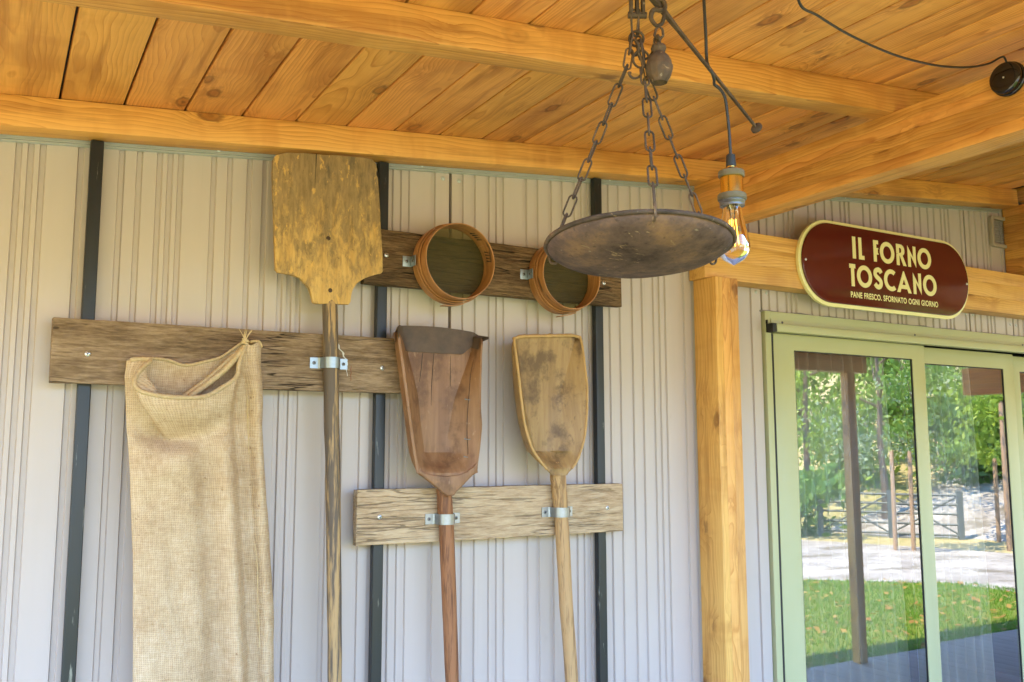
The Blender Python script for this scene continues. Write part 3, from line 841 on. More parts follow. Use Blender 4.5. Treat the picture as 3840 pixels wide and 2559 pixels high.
b = MB(); b.prism([(1.2545, 1.588), (1.266, 1.577), (1.285, 1.567), (1.315, 1.560), (1.36, 1.556), (1.405, 1.559), (1.44, 1.570), (1.465, 1.587), (1.4815, 1.606), (1.4835, 1.580), (1.458, 1.552), (1.40, 1.500), (1.391, 1.488), (1.365, 1.488), (1.352, 1.498), (1.29, 1.545), (1.2575, 1.5665)], -.1650, -.143)
b.build('shoulder', 'scoop_red', s1, bevel=.006, seg=3)
def lip_sheet():
    b = MB(); rows = []
    N_ = 30
    for side in (0, 1):
        row_t, row_b = [], []
    def prof(u, z, off):
        # follows the inside of the bowl across its width
        xl, xr = lerp_tab(rl, z) - .006, lerp_tab(rr, z) + .012
        fl, frr = lerp_tab(fl_, z), lerp_tab(fr_, z)
        x = xl + (xr - xl) * u
        if x < fl: t = (fl - x) / (fl - xl); y = -.0885 - .072 * t ** 1.15
        elif x > frr: t = (x - frr) / (xr - frr); y = -.0885 - .072 * t ** 1.15
        else: y = -.0885 + .002 * math.sin(math.pi * (x - fl) / (frr - fl))
        return x, y - off
    zs = []
    M_ = 8
    for j in range(M_ + 1):
        v = j / M_; row = []
        for i in range(N_ + 1):
            u = i / N_
            zt = 2.072 + .010 * math.sin(math.pi * u) - .022 * max(0, abs(u - .5) * 2 - .86) / .14 - .004 * u
            zb = 1.986 + (.045 * max(0, (.14 - u)) / .14) + (.052 * max(0, u - .82) / .18) + .002 * mnoise.noise((u * 9, 1, 1))
            z = zt + (zb - zt) * v
            x, y = prof(u, min(z, 2.055), .004 + .0015 * mnoise.noise((u * 6, v * 4, 2)))
            row.append((x, y, z))
        rows.append(row)
    back = [[(x, y + .0035, z) for x, y, z in r_] for r_ in rows]
    over = [[(min(x, 1.498), y + .020, z - .004) for x, y, z in rows[0]], [(min(x, 1.494), y + .022, z - .045) for x, y, z in rows[0]]]
    b.grid([over[1], over[0]] + rows + [back[-1]])
    return b
lip_sheet().build('lip', 'leather', s1, smooth=60)
for pts in ([(1.246, 1.98), (1.238, 1.90), (1.262, 1.78)],):
    pass
def crack_line(pts, y, w, parent, name='crack'):
    l, r_ = [], []
    for i, (x, z) in enumerate(pts):
        ww = w * (1 if 0 < i < len(pts) - 1 else .25)
        l.append((x - ww, z)); r_.append((x + ww, z))
    b = MB(); b.prism(l + r_[::-1], y - .0012, y + .004); return b.build(name, 'hole', parent, smooth=0)
crack_line([(1.346, 1.985), (1.342, 1.93), (1.338, 1.87), (1.337, 1.80)], -.0845, .0008, s1)
crack_line([(1.412, 1.98), (1.411, 1.90), (1.41, 1.82), (1.405, 1.70)], -.0845, .0011, s1)
crack_line([(1.302, 1.985), (1.297, 1.93), (1.288, 1.86), (1.287, 1.84)], -.0855, .0008, s1)
def side_crack(zs, f, parent, w=.0010):
    """crack on the right inner wall; f(z) gives the fraction up the wall"""
    l, r_ = [], []
    for i, z in enumerate(zs):
        xr, frr = lerp_tab(rr, z) - .008, lerp_tab(fr_, z); t = f(z)
        x = xr + (frr - xr) * t; y = -.162 + .074 * (1 - (1 - t) ** 1.12)
        ww = w if 0 < i < len(zs) - 1 else w * .2
        l.append((x - ww, y - .0022, z)); r_.append((x + ww, y - .0022, z))
    b = MB(); b.grid([l, r_]); return b.build('crack', 'hole', parent, smooth=0, recalc=False)
side_crack([1.97 - i * .025 for i in range(16)], lambda z: .55 - .25 * (1.97 - z) / .4 + .03 * math.sin(z * 30), s1)
for z in (1.822, 1.682, 1.62):
    xr, frr = lerp_tab(rr, z) - .008, lerp_tab(fr_, max(z, 1.64)); t = .55 - .25 * (1.97 - z) / .4
    x = xr + (frr - xr) * t; y = -.162 + .074 * (1 - (1 - t) ** 1.12)
    b = MB(); b.tube([(x - .010, y + .002, z + .002), (x - .004, y - .004, z), (x + .004, y - .0065, z - .001), (x + .010, y - .006, z + .001)], [.003, .0016, .0016, .003], 6)
    b.build('staple', 'dark_screw', s1)
handle([(1.377, -.105, 1.55, .020), (1.379, -.106, 1.515, .0265), (1.391, -.104, 1.38, .0265), (1.405, -.102, 1.12, .0255), (1.419, -.1, .855, .0235), (1.44, -.095, .36, .023)], 'handle', 'red_handle', s1, wob=.001, seed=5)
# tan scoop
s2 = empty('dough_scoop', (1.85, -.12, .3), 'tan wooden scoop with chipped bare rim and pale handle', 'scoop', 'wooden scoops on the wall')
rl2 = [(2.066, 1.652), (2.041, 1.645), (1.967, 1.648), (1.858, 1.655), (1.742, 1.672), (1.69, 1.688), (1.643, 1.707), (1.60, 1.742), (1.567, 1.773), (1.545, 1.80)]
rr2 = [(2.085, 1.940), (2.066, 1.945), (2.026, 1.953), (1.899, 1.958), (1.80, 1.957), (1.74, 1.951), (1.687, 1.943), (1.64, 1.926), (1.603, 1.910), (1.57, 1.88), (1.545, 1.862)]
fl2 = [(2.07, 1.668), (1.96, 1.690), (1.796, 1.718), (1.70, 1.740), (1.652, 1.758)]
fr2 = [(2.07, 1.938), (1.96, 1.905), (1.808, 1.856), (1.70, 1.828), (1.647, 1.817)]
secs = []
for i in range(22):
    z = 2.060 - i * .0200
    k = min(1, i / 9) ** .7
    yrim = -.122 - .034 * k
    secs.append((z, lerp_tab(rl2, z) + .012 * max(0, 1 - i / 1.5), lerp_tab(rr2, z) - .012 * max(0, 1 - i / 1.5), yrim, yrim, lerp_tab(fl2, z), lerp_tab(fr2, z), -.112 + .018 * k, 0))
for z, k in ((1.632, .12), (1.618, .28), (1.604, .48), (1.592, .70), (1.582, .9), (1.575, 1.0)):
    xl, xr = lerp_tab(rl2, z), lerp_tab(rr2, z)
    c = (xl + xr) / 2; w = (xr - xl) / 2
    secs.append((z, xl, xr, -.156, -.156, c - w * .38 * (1 - .6 * k), c + w * .30 * (1 - .6 * k), -.094 - .061 * k, 0))
for z, s_ in ((1.562, .90), (1.550, .80)):
    xl, xr = lerp_tab(rl2, z), lerp_tab(rr2, z)
    secs.append((z, xl + .004, xr - .004, -.152, -.152, xl + .03, xr - .03, -.150, 0))
tilt_top = lambda x, y, z: (x, y, z + (x - 1.66) / .29 * .024 * max(0, (z - 1.94) / .12))
scoop_body(secs, 'bowl', 'scoop_tan', s2, th=.010, warp=tilt_top)
rim = []
for z in [2.055 - i * .02 for i in range(25)]: rim.append((lerp_tab(rl2, z) + .004, -.122 - .034 * min(1, max(0, 2.06 - z) / .0200 / 9) ** .7 - .0005, z))
b = MB(); b.tube(rim, [.0052 + .0016 * mnoise.noise((p[2] * 40, 1, 1)) for p in rim], 8); b.build('rim', 'edge_wood', s2, smooth=60)
rim = []
for z in [2.055 - i * .02 for i in range(25)]: rim.append((lerp_tab(rr2, z) - .004, -.122 - .034 * min(1, max(0, 2.06 - z) / .0200 / 9) ** .7 - .0005, z + .024 * max(0, (z - 1.94) / .12)))
b = MB(); b.tube(rim, [.0046 + .0014 * mnoise.noise((p[2] * 40, 4, 1)) for p in rim], 8); b.build('rim', 'edge_wood', s2, smooth=60)
rim = [(1.650 + .296 * i / 24, -.121, 2.060 + .023 * i / 24 - (.010 * (1 - min(1, i / 2.5)) + .010 * (1 - min(1, (24 - i) / 2.5))) + .0015 * mnoise.noise((i * .8, 1, 1))) for i in range(25)]
b = MB(); b.tube(rim, [.0066 + .003 * mnoise.noise((p[0] * 60, 1, 1)) for p in rim], 8); b.build('rim', 'edge_wood', s2, smooth=60)
handle([(1.838, -.118, 1.60, .012), (1.842, -.118, 1.578, .024), (1.848, -.112, 1.548, .0305), (1.856, -.106, 1.50, .0285), (1.869, -.103, 1.36, .0265), (1.888, -.1, 1.06, .0255), (1.9105, -.098, .795, .0245), (1.93, -.095, .36, .024)], 'handle', 'pale_handle', s2, wob=.002, seed=9)

# ------------------------------------------------------------------ pipe clamps and sieve brackets
def clamp(cx, z, r, y_c, label, mat='zinc', h=.036, tilt=0):
    root = empty('pipe_clamp', (cx, -.077, z), label, 'clamp', 'metal pipe clamps holding the handles')
    R_ = r + .0015
    prof = [(cx - R_ - .038, -.0785), (cx - R_ - .010, -.0785), (cx - R_ - .003, -.084)]
    for i in range(13):
        a = math.pi - math.pi * i / 12
        prof.append((cx + R_ * math.cos(a), min(-.084, y_c) - 0 - R_ * math.sin(a) * (1.0)))
    prof += [(cx + R_ + .003, -.084), (cx + R_ + .010, -.0785), (cx + R_ + .036, -.0785)]
    o_ = []
    for i, (x, y) in enumerate(prof):
        p0 = Vector(prof[max(0, i - 1)]); p1 = Vector(prof[min(len(prof) - 1, i + 1)]); d = (p1 - p0).normalized()
        o_.append((x + d.y * .0022, y - d.x * .0022))
    b = MB(); rows = []
    for zz in (z - h / 2, z + h / 2): rows.append([(x, y, zz) for x, y in prof + o_[::-1]])
    b.grid(rows, closed=True); n = len(rows[0])
    m_ = len(prof)
    for base in (0, n):
        for i in range(m_ - 1): b.f.append((base + i, base + i + 1, base + n - 2 - i, base + n - 1 - i))
    b.build('strap', mat, root, smooth=30)
    for sx in (cx - R_ - .024, cx + R_ + .022): inst('screw', SC_D, (sx, -.0808, z), (0, random.uniform(0, 1.5), 0), root)
    return root
clamp(.9645, 1.932, .0262, -.1015, 'blue grey clamp round the bread peel handle', 'zinc_blue')
clamp(1.3887, 1.406, .0280, -.104, 'shiny clamp round the dark red scoop handle')
clamp(1.8645, 1.413, .0295, -.1045, 'shiny clamp round the pale scoop handle')
def bracket(x0, z, label):
    root = empty('angle_bracket', (x0 + .02, -.077, z), label, 'bracket', 'small angle brackets holding the sieves')
    b = MB(); b.prism([(x0, z - .019), (x0 + .032, z - .019), (x0 + .032, z + .019), (x0, z + .019)], -.0795, -.077)
    b.build('plate', 'zinc_blue', root, bevel=.0006)
    b = MB(); b.box(x0 + .0305, x0 + .0328, -.118, -.0797, z - .0188, z + .0188); b.build('plate', 'zinc_blue', root, bevel=.0006)
    inst('screw', SC_D, (x0 + .015, -.0795, z), (0, .4, 0), root)
    s_ = inst('screw', SC_D, (x0 + .0303, -.100, z), (0, 0, R(-90)), root)
    return root
bracket(1.225, 2.308, 'angle bracket at the left side of the left sieve')
bracket(1.706, 2.307, 'angle bracket at the left side of the right sieve')

# ------------------------------------------------------------------ sieves
def sieve(cx, cz, r, ro, label, seed, nlap):
    root = empty('flour_sieve', (cx, -.08, cz), label, 'sieve', 'round wooden flour sieves')
    def hoop(r0, r1, y0, y1, name, gap=0.0, lap=None):
        n = 96; b = MB(); rows = []
        for k in range(n + 1):
            a = 2 * math.pi * k / n + seed
            w = .0012 * mnoise.noise((math.cos(a) * 2, math.sin(a) * 2, seed + r0 * 40))
            c, s_ = math.cos(a), math.sin(a)
            e = (lap * (k / n) if lap else 0)
            rows.append([(cx + (r0 + e + w) * c, y0 + w, cz + (r0 + e + w) * s_), (cx + (r1 + e + w) * c, y0 + w, cz + (r1 + e + w) * s_), (cx + (r1 + e + w) * c, y1 - w, cz + (r1 + e + w) * s_), (cx + (r0 + e + w) * c, y1 - w, cz + (r0 + e + w) * s_)])
        b.grid(rows, closed=True); b.f += [(0, 3, 2, 1), tuple(len(b.v) - 4 + i for i in range(4))]
        return b.build(name, 'hoop', root, bevel=.0008, seg=1, smooth=40)
    hoop(r - .004, r, -.170, -.088, 'inner_hoop', lap=.0)
    hoop(r + .0012, r + .0048, -.128, -.082, 'middle_hoop', lap=.0015)
    hoop(r + .006, ro - .0015, -.116, -.079, 'outer_hoop', lap=.0025)
    # lapped end of the outer hoop
    b = MB(); rows = []
    for i in range(9):
        a = R(nlap) + R(30) * i / 8; q = ro + .001 + .010 * (1 - i / 8) ** 2
        rows.append([(cx + q * math.cos(a), -.115, cz + q * math.sin(a)), (cx + (q + .003) * math.cos(a), -.115, cz + (q + .003) * math.sin(a)), (cx + (q + .003) * math.cos(a), -.085, cz + (q + .003) * math.sin(a)), (cx + q * math.cos(a), -.085, cz + q * math.sin(a))])
    b.grid(rows, closed=True); b.f += [(0, 3, 2, 1), tuple(len(b.v) - 4 + i for i in range(4))]
    b.build('hoop_lap', 'hoop', root)
    b = MB(); rows = [[(cx + (r - .003) * t * math.cos(2 * math.pi * k / 48), -.092, cz + (r - .003) * t * math.sin(2 * math.pi * k / 48)) for k in range(48)] for t in (.02, .5, 1)]
    b.grid(rows, closed=True); b.f.append(tuple(range(48)))
    b.build('gauze', 'gauze', root, smooth=0, recalc=False)
    for i in range(4):
        a = R(18 + i * 5 + nlap * .1)
        b = MB(); b.tube([(cx + (r - .0062) * math.cos(a), -.150 + .006 * (i % 2), cz + (r - .0062) * math.sin(a)), (cx + (r - .0055) * math.cos(a + .06), -.120, cz + (r - .0055) * math.sin(a + .06))], [.0006, .0022], 6)
        b.build('lacing', 'hole', root)
        b = MB(); a -= R(38)
        b.tube([(cx + (r - .0062) * math.cos(a), -.154 + .006 * (i % 2), cz + (r - .0062) * math.sin(a)), (cx + (r - .0055) * math.cos(a + .06), -.122, cz + (r - .0055) * math.sin(a + .06))], [.0006, .0022], 6)
        b.build('lacing', 'hole', root)
    return root
sieve(1.409, 2.311, .137, .147, 'round wooden sieve in full view on the dark board', .6, 255)
sieve(1.881, 2.304, .131, .141, 'round wooden sieve partly hidden behind the rusty pan', 2.9, 262)

# ------------------------------------------------------------------ burlap sack
sack = empty('burlap_sack', (.55, -.1, .8), 'hanging burlap sack tied at its right corner to the board', 'sack')
def poly_at(pts, t):
    L = [0]
    for a, b_ in zip(pts, pts[1:]): L.append(L[-1] + (Vector(b_) - Vector(a)).length)
    d = t * L[-1]
    for i in range(len(pts) - 1):
        if d <= L[i + 1] + 1e-9:
            k = (d - L[i]) / max(1e-9, L[i + 1] - L[i])
            # Catmull-Rom
            p0 = Vector(pts[max(0, i - 1)]); p1 = Vector(pts[i]); p2 = Vector(pts[i + 1]); p3 = Vector(pts[min(len(pts) - 1, i + 2)])
            return .5 * ((2 * p1) + (p2 - p0) * k + (2 * p0 - 5 * p1 + 4 * p2 - p3) * k * k + (3 * p1 - p0 - 3 * p2 + p3) * k ** 3)
    return Vector(pts[-1])
front_rim = [(.334, -.105, 1.910), (.362, -.116, 1.9165), (.398, -.128, 1.914), (.374, -.150, 1.889), (.353, -.170, 1.856), (.354, -.186, 1.829), (.376, -.198, 1.813), (.423, -.202, 1.804), (.477, -.206, 1.801), (.544, -.196, 1.806), (.592, -.182, 1.832), (.640, -.168, 1.868), (.650, -.156, 1.907), (.664, -.142, 1.950), (.674, -.134, 1.974), (.690, -.140, 1.972), (.705, -.138, 1.980), (.720, -.124, 1.984), (.731, -.108, 1.972)]
back_rim = [(.334, -.105, 1.910), (.352, -.098, 1.920), (.400, -.095, 1.921), (.430, -.095, 1.921), (.460, -.096, 1.916), (.490, -.097, 1.906), (.520, -.096, 1.907), (.566, -.094, 1.920), (.612, -.092, 1.936), (.655, -.100, 1.970), (.676, -.108, 1.984), (.700, -.096, 1.985), (.720, -.094, 1.983), (.731, -.108, 1.972)]
XL = [(1.91, .333), (1.864, .331), (1.712, .343), (1.633, .351), (1.34, .374), (.985, .391), (.75, .40)]
XR = [(1.972, .731), (1.928, .732), (1.879, .737), (1.716, .739), (1.631, .745), (1.406, .768), (1.139, .792), (.935, .800), (.75, .81)]
XS = [(1.95, .672), (1.80, .690), (1.631, .702), (1.364, .720), (1.057, .743), (.75, .76)]
def sack_front(u, z):
    xl, xr, xs_ = lerp_tab(XL, z), lerp_tab(XR, z), lerp_tab(XS, z)
    us = .86
    if u < us: x = xl + (xs_ - xl) * (u / us)
    else: x = xs_ + (xr - xs_) * (u - us) / (1 - us)
    k = min(1, max(0, (1.80 - z) / .25))
    if u < us:
        t = u / us
        y = -.104 - (.030 + .034 * k) * (math.sin(math.pi * (t * .96 + .02)) ** .45)
    else:
        t = (u - us) / (1 - us)
        y = -.105 - .046 * math.sin(math.pi * (t * .92 + .04)) ** .6
    # long soft folds and the sag hollow under the mouth
    y += .036 * math.exp(-((x - (.555 + (1.7 - z) * .10)) / .034) ** 2) * k
    y -= .022 * math.exp(-((x - (.615 + (1.7 - z) * .10)) / .028) ** 2) * k
    y += .030 * math.exp(-((x - .662 - (1.7 - z) * .08) / .022) ** 2)
    cz_ = 1.795 - .9 * (x - .48) ** 2 - .0
    dz_ = z - (1.685 + 1.9 * (x - .475) ** 2)
    y += .062 * math.exp(-(dz_ / (.055 if dz_ > 0 else .030)) ** 2) * math.exp(-((x - .48) / .115) ** 2)
    y -= .018 * math.exp(-((z - 1.60 - .4 * (x - .45)) / .05) ** 2) * math.exp(-((x - .47) / .12) ** 2)
    y += .010 * mnoise.noise((x * 9, z * 3.5, 2.0)) + .006 * mnoise.noise((x * 20 + z * 6, z * 9, 4.0)) + .0025 * mnoise.noise((x * 45, z * 26, 4.0))
    y += .0012 * mnoise.noise((x * 70, z * 60, 5))
    return Vector((x, y, z))
b = MB(); uvs = []
NF, NB, NR = 84, 56, 150
rows = []
ZB = .76
for j in range(NR + 1):
    v = j / NR; row = []
    for i in range(NF + 1):
        u = i / NF; T = poly_at(front_rim, u)
        z = T.z + (ZB - T.z) * (v ** 1.05)
        B = sack_front(u, z); d = T.z - z
        k = min(1, d / .17); k = k * k * (3 - 2 * k)
        kx = k
        if u < .26: kx = min(1, d / .045); kx = k + (kx * kx * (3 - 2 * kx) - k) * min(1, (.26 - u) / .06)
        p = Vector((T.x + (B.x - T.x) * kx, T.y + (B.y - T.y) * k, z))
        # cloth slumps forward just below the front hem
        if .1 < u < .72: p.y -= .006 * math.exp(-((d - .05) / .03) ** 2)
        row.append(p); 
    for i in range(1, NB):
        u = 1 - i / NB; T = poly_at(back_rim, u)
        z = T.z + (ZB - T.z) * (v ** 1.05)
        xl, xr = lerp_tab(XL, z), lerp_tab(XR, z); B = Vector((xl + (xr - xl) * u, -.088 - .004 * math.sin(math.pi * u) + .003 * mnoise.noise((u * 8, z * 6, 9)), z))
        d = T.z - z; k = min(1, d / .12)
        row.append(Vector((T.x + (B.x - T.x) * k, T.y + (B.y - T.y) * k, z)))
    rows.append(row)
b.grid(rows, closed=True)
n = NF + NB
b.f.append(tuple(len(b.v) - n + k for k in range(n)))
cloth = b.build('cloth', 'burlap', sack, origin=(.55, -.1, 1.4), smooth=180)
me = cloth.data; uvl = me.uv_layers.new(name='UVMap')
per = []
for k in range(n + 1): per.append(k * .40 / NF if k <= NF else .40 + (k - NF) * .40 / NB)
for p in me.polygons:
    for li in p.loop_indices:
        vi = me.loops[li].vertex_index; q = me.vertices[vi].co
        c_ = vi % n
        k = c_
        if c_ == 0 and any(me.loops[l2].vertex_index % n == n - 1 for l2 in p.loop_indices): k = n
        uvl.data[li].uv = (per[k], q.z)
hem = [poly_at(front_rim, i / 90) + Vector((0, -.002, -.001)) for i in range(91)]
hb = [poly_at(back_rim, i / 90) for i in range(91)]
def rope(path, r, name, parent, mat='twine', n=8, seed=0):
    b = MB(); b.tube(path, [r * (1 + .22 * mnoise.noise((i * .9, seed, 1))) for i in range(len(path))], n); return b.build(name, mat, parent, smooth=70)
rope(hem[2:80], .0068, 'hem', sack, 'burlap_edge')
rope(hb[10:], .0052, 'hem', sack, 'burlap_edge', seed=3)
def curve(pts, n): return [poly_at(pts, i / n) for i in range(n + 1)]
rope(curve([(.668, -.132, 1.962), (.62, -.128, 1.915), (.565, -.13, 1.862), (.52, -.134, 1.825), (.49, -.14, 1.800)], 30), .0085, 'hem_fold', sack, 'burlap_edge', seed=5)
rope(curve([(.664, -.142, 1.955), (.61, -.145, 1.890), (.56, -.146, 1.845), (.51, -.15, 1.805)], 30), .0095, 'hem_fold', sack, 'burlap_edge', seed=6)
# knot of twine holding the corner
for i in range(4):
    c = Vector((.676, -.122, 1.978 + i * .004)); ax = Vector((random.uniform(-.4, .4), random.uniform(-.4, .4), 1)).normalized(); a = ax.orthogonal().normalized(); d = ax.cross(a)
    b = MB(); b.tube([c + (a * math.cos(t) + d * math.sin(t)) * (.011 - i * .001) for t in [2 * math.pi * k / 16 for k in range(16)]], .0032, 6, closed=True); b.build('tie', 'twine', sack)
for i in range(9):
    a = random.uniform(-.8, .8); L = random.uniform(.018, .042)
    b = MB(); b.tube(curve([(.677, -.12, 1.985), (.677 + a * L * .3, -.122, 1.985 + L * .5), (.679 + a * L * .8, -.118 - random.uniform(0, .01), 1.985 + L)], 6), [.0016, .0014, .0012, .001, .0009, .0007, .0004], 5); b.build('frayed_strand', 'twine', sack)
rope(curve([(.692, -.125, 1.985), (.706, -.119, 1.988), (.722, -.112, 1.988), (.731, -.108, 1.974)], 14), .0045, 'hem', sack, seed=8)
seam = []
for i in range(80):
    z = 1.93 - i * .0148; x = lerp_tab(XS, z); p = sack_front(.86, z); seam.append((p.x, p.y - .0012, z))
rope(seam, .0022, 'seam', sack, 'twine', 6, 7)
rope(curve([(.7205, -.148, 1.36), (.728, -.156, 1.28), (.732, -.152, 1.20), (.7395, -.153, 1.10), (.742, -.15, 1.05)], 20), .0011, 'loose_thread', sack, 'twine', 5, 2)

# ------------------------------------------------------------------ hanging pan scale
scale = empty('hanging_scale', (.985, -1.738, 2.75), 'rusty hanging pan scale with chains, rod and counterweight', 'scale')
Pc = Vector((1.0095, -1.7025, 2.0195)); PR = .1690
hx = Vector((cw.x, cw.y, 0)).normalized(); e1 = Vector((hx.y, -hx.x, 0))
e1 = Vector((.885, -.466, 0)).normalized(); hv_ = Vector((.466, .885, 0)).normalized()
TL = R(-6.0); e2 = hv_ * math.cos(TL) + Vector((0, 0, 1)) * math.sin(TL); en = e1.cross(e2)
if en.z < 0: en = -en
b = MB(); prof = []
DP = .040
for i in range(15):
    t = i / 14; prof.append((max(.002, PR * math.sin(t * math.pi / 2 * .985)), -DP * math.cos(t * math.pi / 2) ** 1.0))
inner = [(max(.0015, r_ - .0018), h + .0022) for r_, h in prof[::-1]]
b.lathe(prof + inner, 72, Pc, en, cap=False)
for i_, (x, y, z) in enumerate(b.v):
    w = .0016 * mnoise.noise((x * 14, y * 14, z * 14)); b.v[i_] = (x, y, z + w)
b.build('pan', 'rust_pan', scale, smooth=60)
b = MB(); b.tube([Pc + (e1 * math.cos(t) + e2 * math.sin(t)) * (PR + .0015) + en * .0006 for t in [2 * math.pi * k / 90 for k in range(90)]], [.0044 * (1 + .1 * mnoise.noise((k * .5, 0, 0))) for k in range(90)], 8, closed=True)
b.build('rim_wire', 'rust', scale, smooth=60)
def rimp(a, k=1.0): return Pc + (e1 * math.cos(a) + e2 * math.sin(a)) * PR * k
G = Vector((.985, -1.738, 2.383))
LL, LW, LR = .0445, .0150, .0019
b = MB(); pth = []
hl = LL / 2 - LW / 2
for i in range(9): a = -math.pi / 2 + math.pi * i / 8; pth.append((LW / 2 * math.sin(a) * 0 + (hl + LW / 2 * math.cos(a)), LW / 2 * math.sin(a), 0))
for i in range(9): a = math.pi / 2 + math.pi * i / 8; pth.append((-hl + LW / 2 * math.cos(a), LW / 2 * math.sin(a), 0))
b.tube(pth, LR, 6, closed=True)
lk = b.mesh('chain_link', smooth=70); lk.materials.append(M['rust'])
def chain(A, B, roll0=0.0, sag=0.0, first=0):
    A, B = Vector(A), Vector(B); d = B - A; pitch = LL - 3.4 * LR
    n_ = max(1, round(d.length / pitch)); st = d / n_; x = d.normalized()
    z0 = x.orthogonal().normalized()
    if abs(x.z) > .5: z0 = (cw - x * cw.dot(x)).normalized()
    for i in range(n_):
        c = A + st * (i + .5)
        o = link(bpy.data.objects.new('chain_link', lk), scale)
        a = roll0 + (math.pi / 2 * .82 if (i + first) % 2 else R(12)) + random.uniform(-.15, .15)
        z = Matrix.Rotation(a, 3, x) @ z0; y = z.cross(x)
        o.rotation_euler = Matrix((x, y, z)).transposed().to_euler(); o.location = c - scale.location
        s_ = d.length / n_ / pitch; o.scale = (max(.9, min(1.12, s_)), 1, 1)
hooks = [R(-91), R(24), R(154)]
gat = [Vector((.990, -1.752, 2.335)), Vector((1.008, -1.736, 2.325)), Vector((.962, -1.738, 2.338))]
for a, t_ in zip(hooks, gat):
    p = rimp(a, 1.02); out_ = (rimp(a, 1) - Pc).normalized()
    pts = [rimp(a, .955) + en * -.012, rimp(a, .975) + en * -.014, rimp(a, 1.03) - en * .010, rimp(a, 1.045) + en * .004, rimp(a, 1.03) + en * .016, rimp(a, 1.0) + en * .020, rimp(a, .99) + en * .012]
    b = MB(); b.tube([poly_at([tuple(q) for q in pts], k / 16) for k in range(17)], .0024, 6); b.build('hook', 'rust', scale, smooth=60)
    chain(rimp(a, 1.012) + en * .014, t_, 0.0, first=1 if a < 0 else 0)
# gathering rings and open hook
def ringo(c, ax, r_, w, name='ring'):
    ax = Vector(ax).normalized(); a = ax.orthogonal().normalized(); d = ax.cross(a)
    b = MB(); b.tube([Vector(c) + (a * math.cos(t) + d * math.sin(t)) * r_ for t in [2 * math.pi * k / 24 for k in range(24)]], w, 6, closed=True); return b.build(name, 'rust', scale, smooth=60)
chain(gat[2], (.972, -1.742, 2.395), .3); chain(gat[1], (.985, -1.742, 2.395), .9); chain(gat[0], (.980, -1.75, 2.39), 1.4)
ringo((.980, -1.744, 2.392), (.6, .5, .5), .013, .0024); ringo((.975, -1.744, 2.374), (.9, -.1, .3), .014, .0024)
ringo((.985, -1.750, 2.352), (.3, .9, .3), .015, .0022)
chain((.978, -1.744, 2.398), (.977, -1.744, 2.446), .2); chain((.984, -1.740, 2.402), (.988, -1.744, 2.446), 1.2)
b = MB(); b.tube(curve([(.962, -1.748, 2.322), (.955, -1.752, 2.318), (.966, -1.75, 2.312), (.980, -1.752, 2.318), (.986, -1.754, 2.336), (.983, -1.752, 2.352), (.976, -1.75, 2.366)], 24), .0024, 6); b.build('hook', 'rust', scale, smooth=60)
b = MB(); b.tube(curve([(.992, -1.752, 2.352), (1.000, -1.756, 2.358), (1.008, -1.757, 2.372), (1.011, -1.758, 2.395)], 14), .0026, 6); b.build('hook', 'rust', scale, smooth=60)
# flanged bracket at the top
for dx in (-.0095, 0.0015, .0125):
    c = Vector((.980, -1.745, 2.44)) + e1 * dx
    b = MB(); p0 = c - e1 * .0026 - hv_ * .006; 
    b.add([c + e1 * sx * .0030 + hv_ * sy * .007 + Vector((0, 0, zz)) for zz in (-.004, .30) for sx, sy in ((-1, -1), (1, -1), (1, 1), (-1, 1))],
          [(0, 3, 2, 1), (4, 5, 6, 7), (0, 1, 5, 4), (1, 2, 6, 5), (2, 3, 7, 6), (3, 0, 4, 7)])
    b.build('bracket_plate', 'rust', scale, bevel=.0015)
b = MB(); c = Vector((.981, -1.745, 2.437)); b.tube([c - e1 * .016, c + e1 * .018], .0062, 10); b.build('bracket_pin', 'rust', scale)
b = MB(); b.tube([(.982, -1.745, 2.72), (.984, -1.745, 2.765)], .004, 8); b.build('ceiling_hook', 'rust', scale)
# beam rod with knob end
r0, r1 = Vector((.955, -1.786, 2.478)), Vector((1.369, -1.648, 2.325))
b = MB(); b.tube([r0 + (r1 - r0) * t for t in (0, .12, .3, .6, 1)], [.0085, .0075, .0048, .0040, .0036], 4, sq=True); b.build('beam_rod', 'rust', scale, bevel=.0006, smooth=30)
b = MB(); ax = (r1 - r0).normalized(); b.lathe([(.002, -.004), (.0085, -.003), (.0125, .001), (.0125, .004), (.009, .007), (.003, .008)], 20, r1, ax); b.build('knob', 'rust', scale)
# counterweight on its figure-eight hook
wc = Vector((1.0105, -1.769, 2.305))
b = MB(); b.lathe([(.002, 0), (.0150, .0005), (.0165, .0045), (.0168, .0055), (.0215, .012), (.0250, .024), (.0252, .031), (.0246, .0325), (.0236, .0330), (.0225, .041), (.0178, .050), (.0122, .0555), (.0105, .0575), (.0130, .061), (.0142, .066), (.0125, .0705), (.008, .0735), (.002, .0745)], 12, wc); b.build('counterweight', 'rust', scale, smooth=22)
top_ = wc + Vector((0, 0, .078))
ringo(top_ + Vector((0, 0, .004)), (.885, -.466, .2), .0075, .0026)
b = MB(); b.tube([top_ + e1 * x + Vector((0, 0, z)) for x, z in ((.0, .004), (-.007, .012), (-.004, .024), (.002, .030), (.008, .024), (.009, .012), (.003, .005))], .0026, 6, closed=True); b.build('chain_link', 'rust', scale, smooth=60)
eight = [(-.002, .030), (-.008, .036), (-.0125, .046), (-.010, .058), (-.003, .062), (.006, .060), (.0125, .064), (.013, .074), (.007, .081), (-.001, .079)]
b = MB(); b.tube(curve([tuple(top_ + e1 * x + Vector((0, 0, z))) for x, z in eight], 30), [.0036 + .0012 * math.sin(math.pi * k / 30) for k in range(31)], 8); b.build('hook', 'rust', scale, smooth=60)
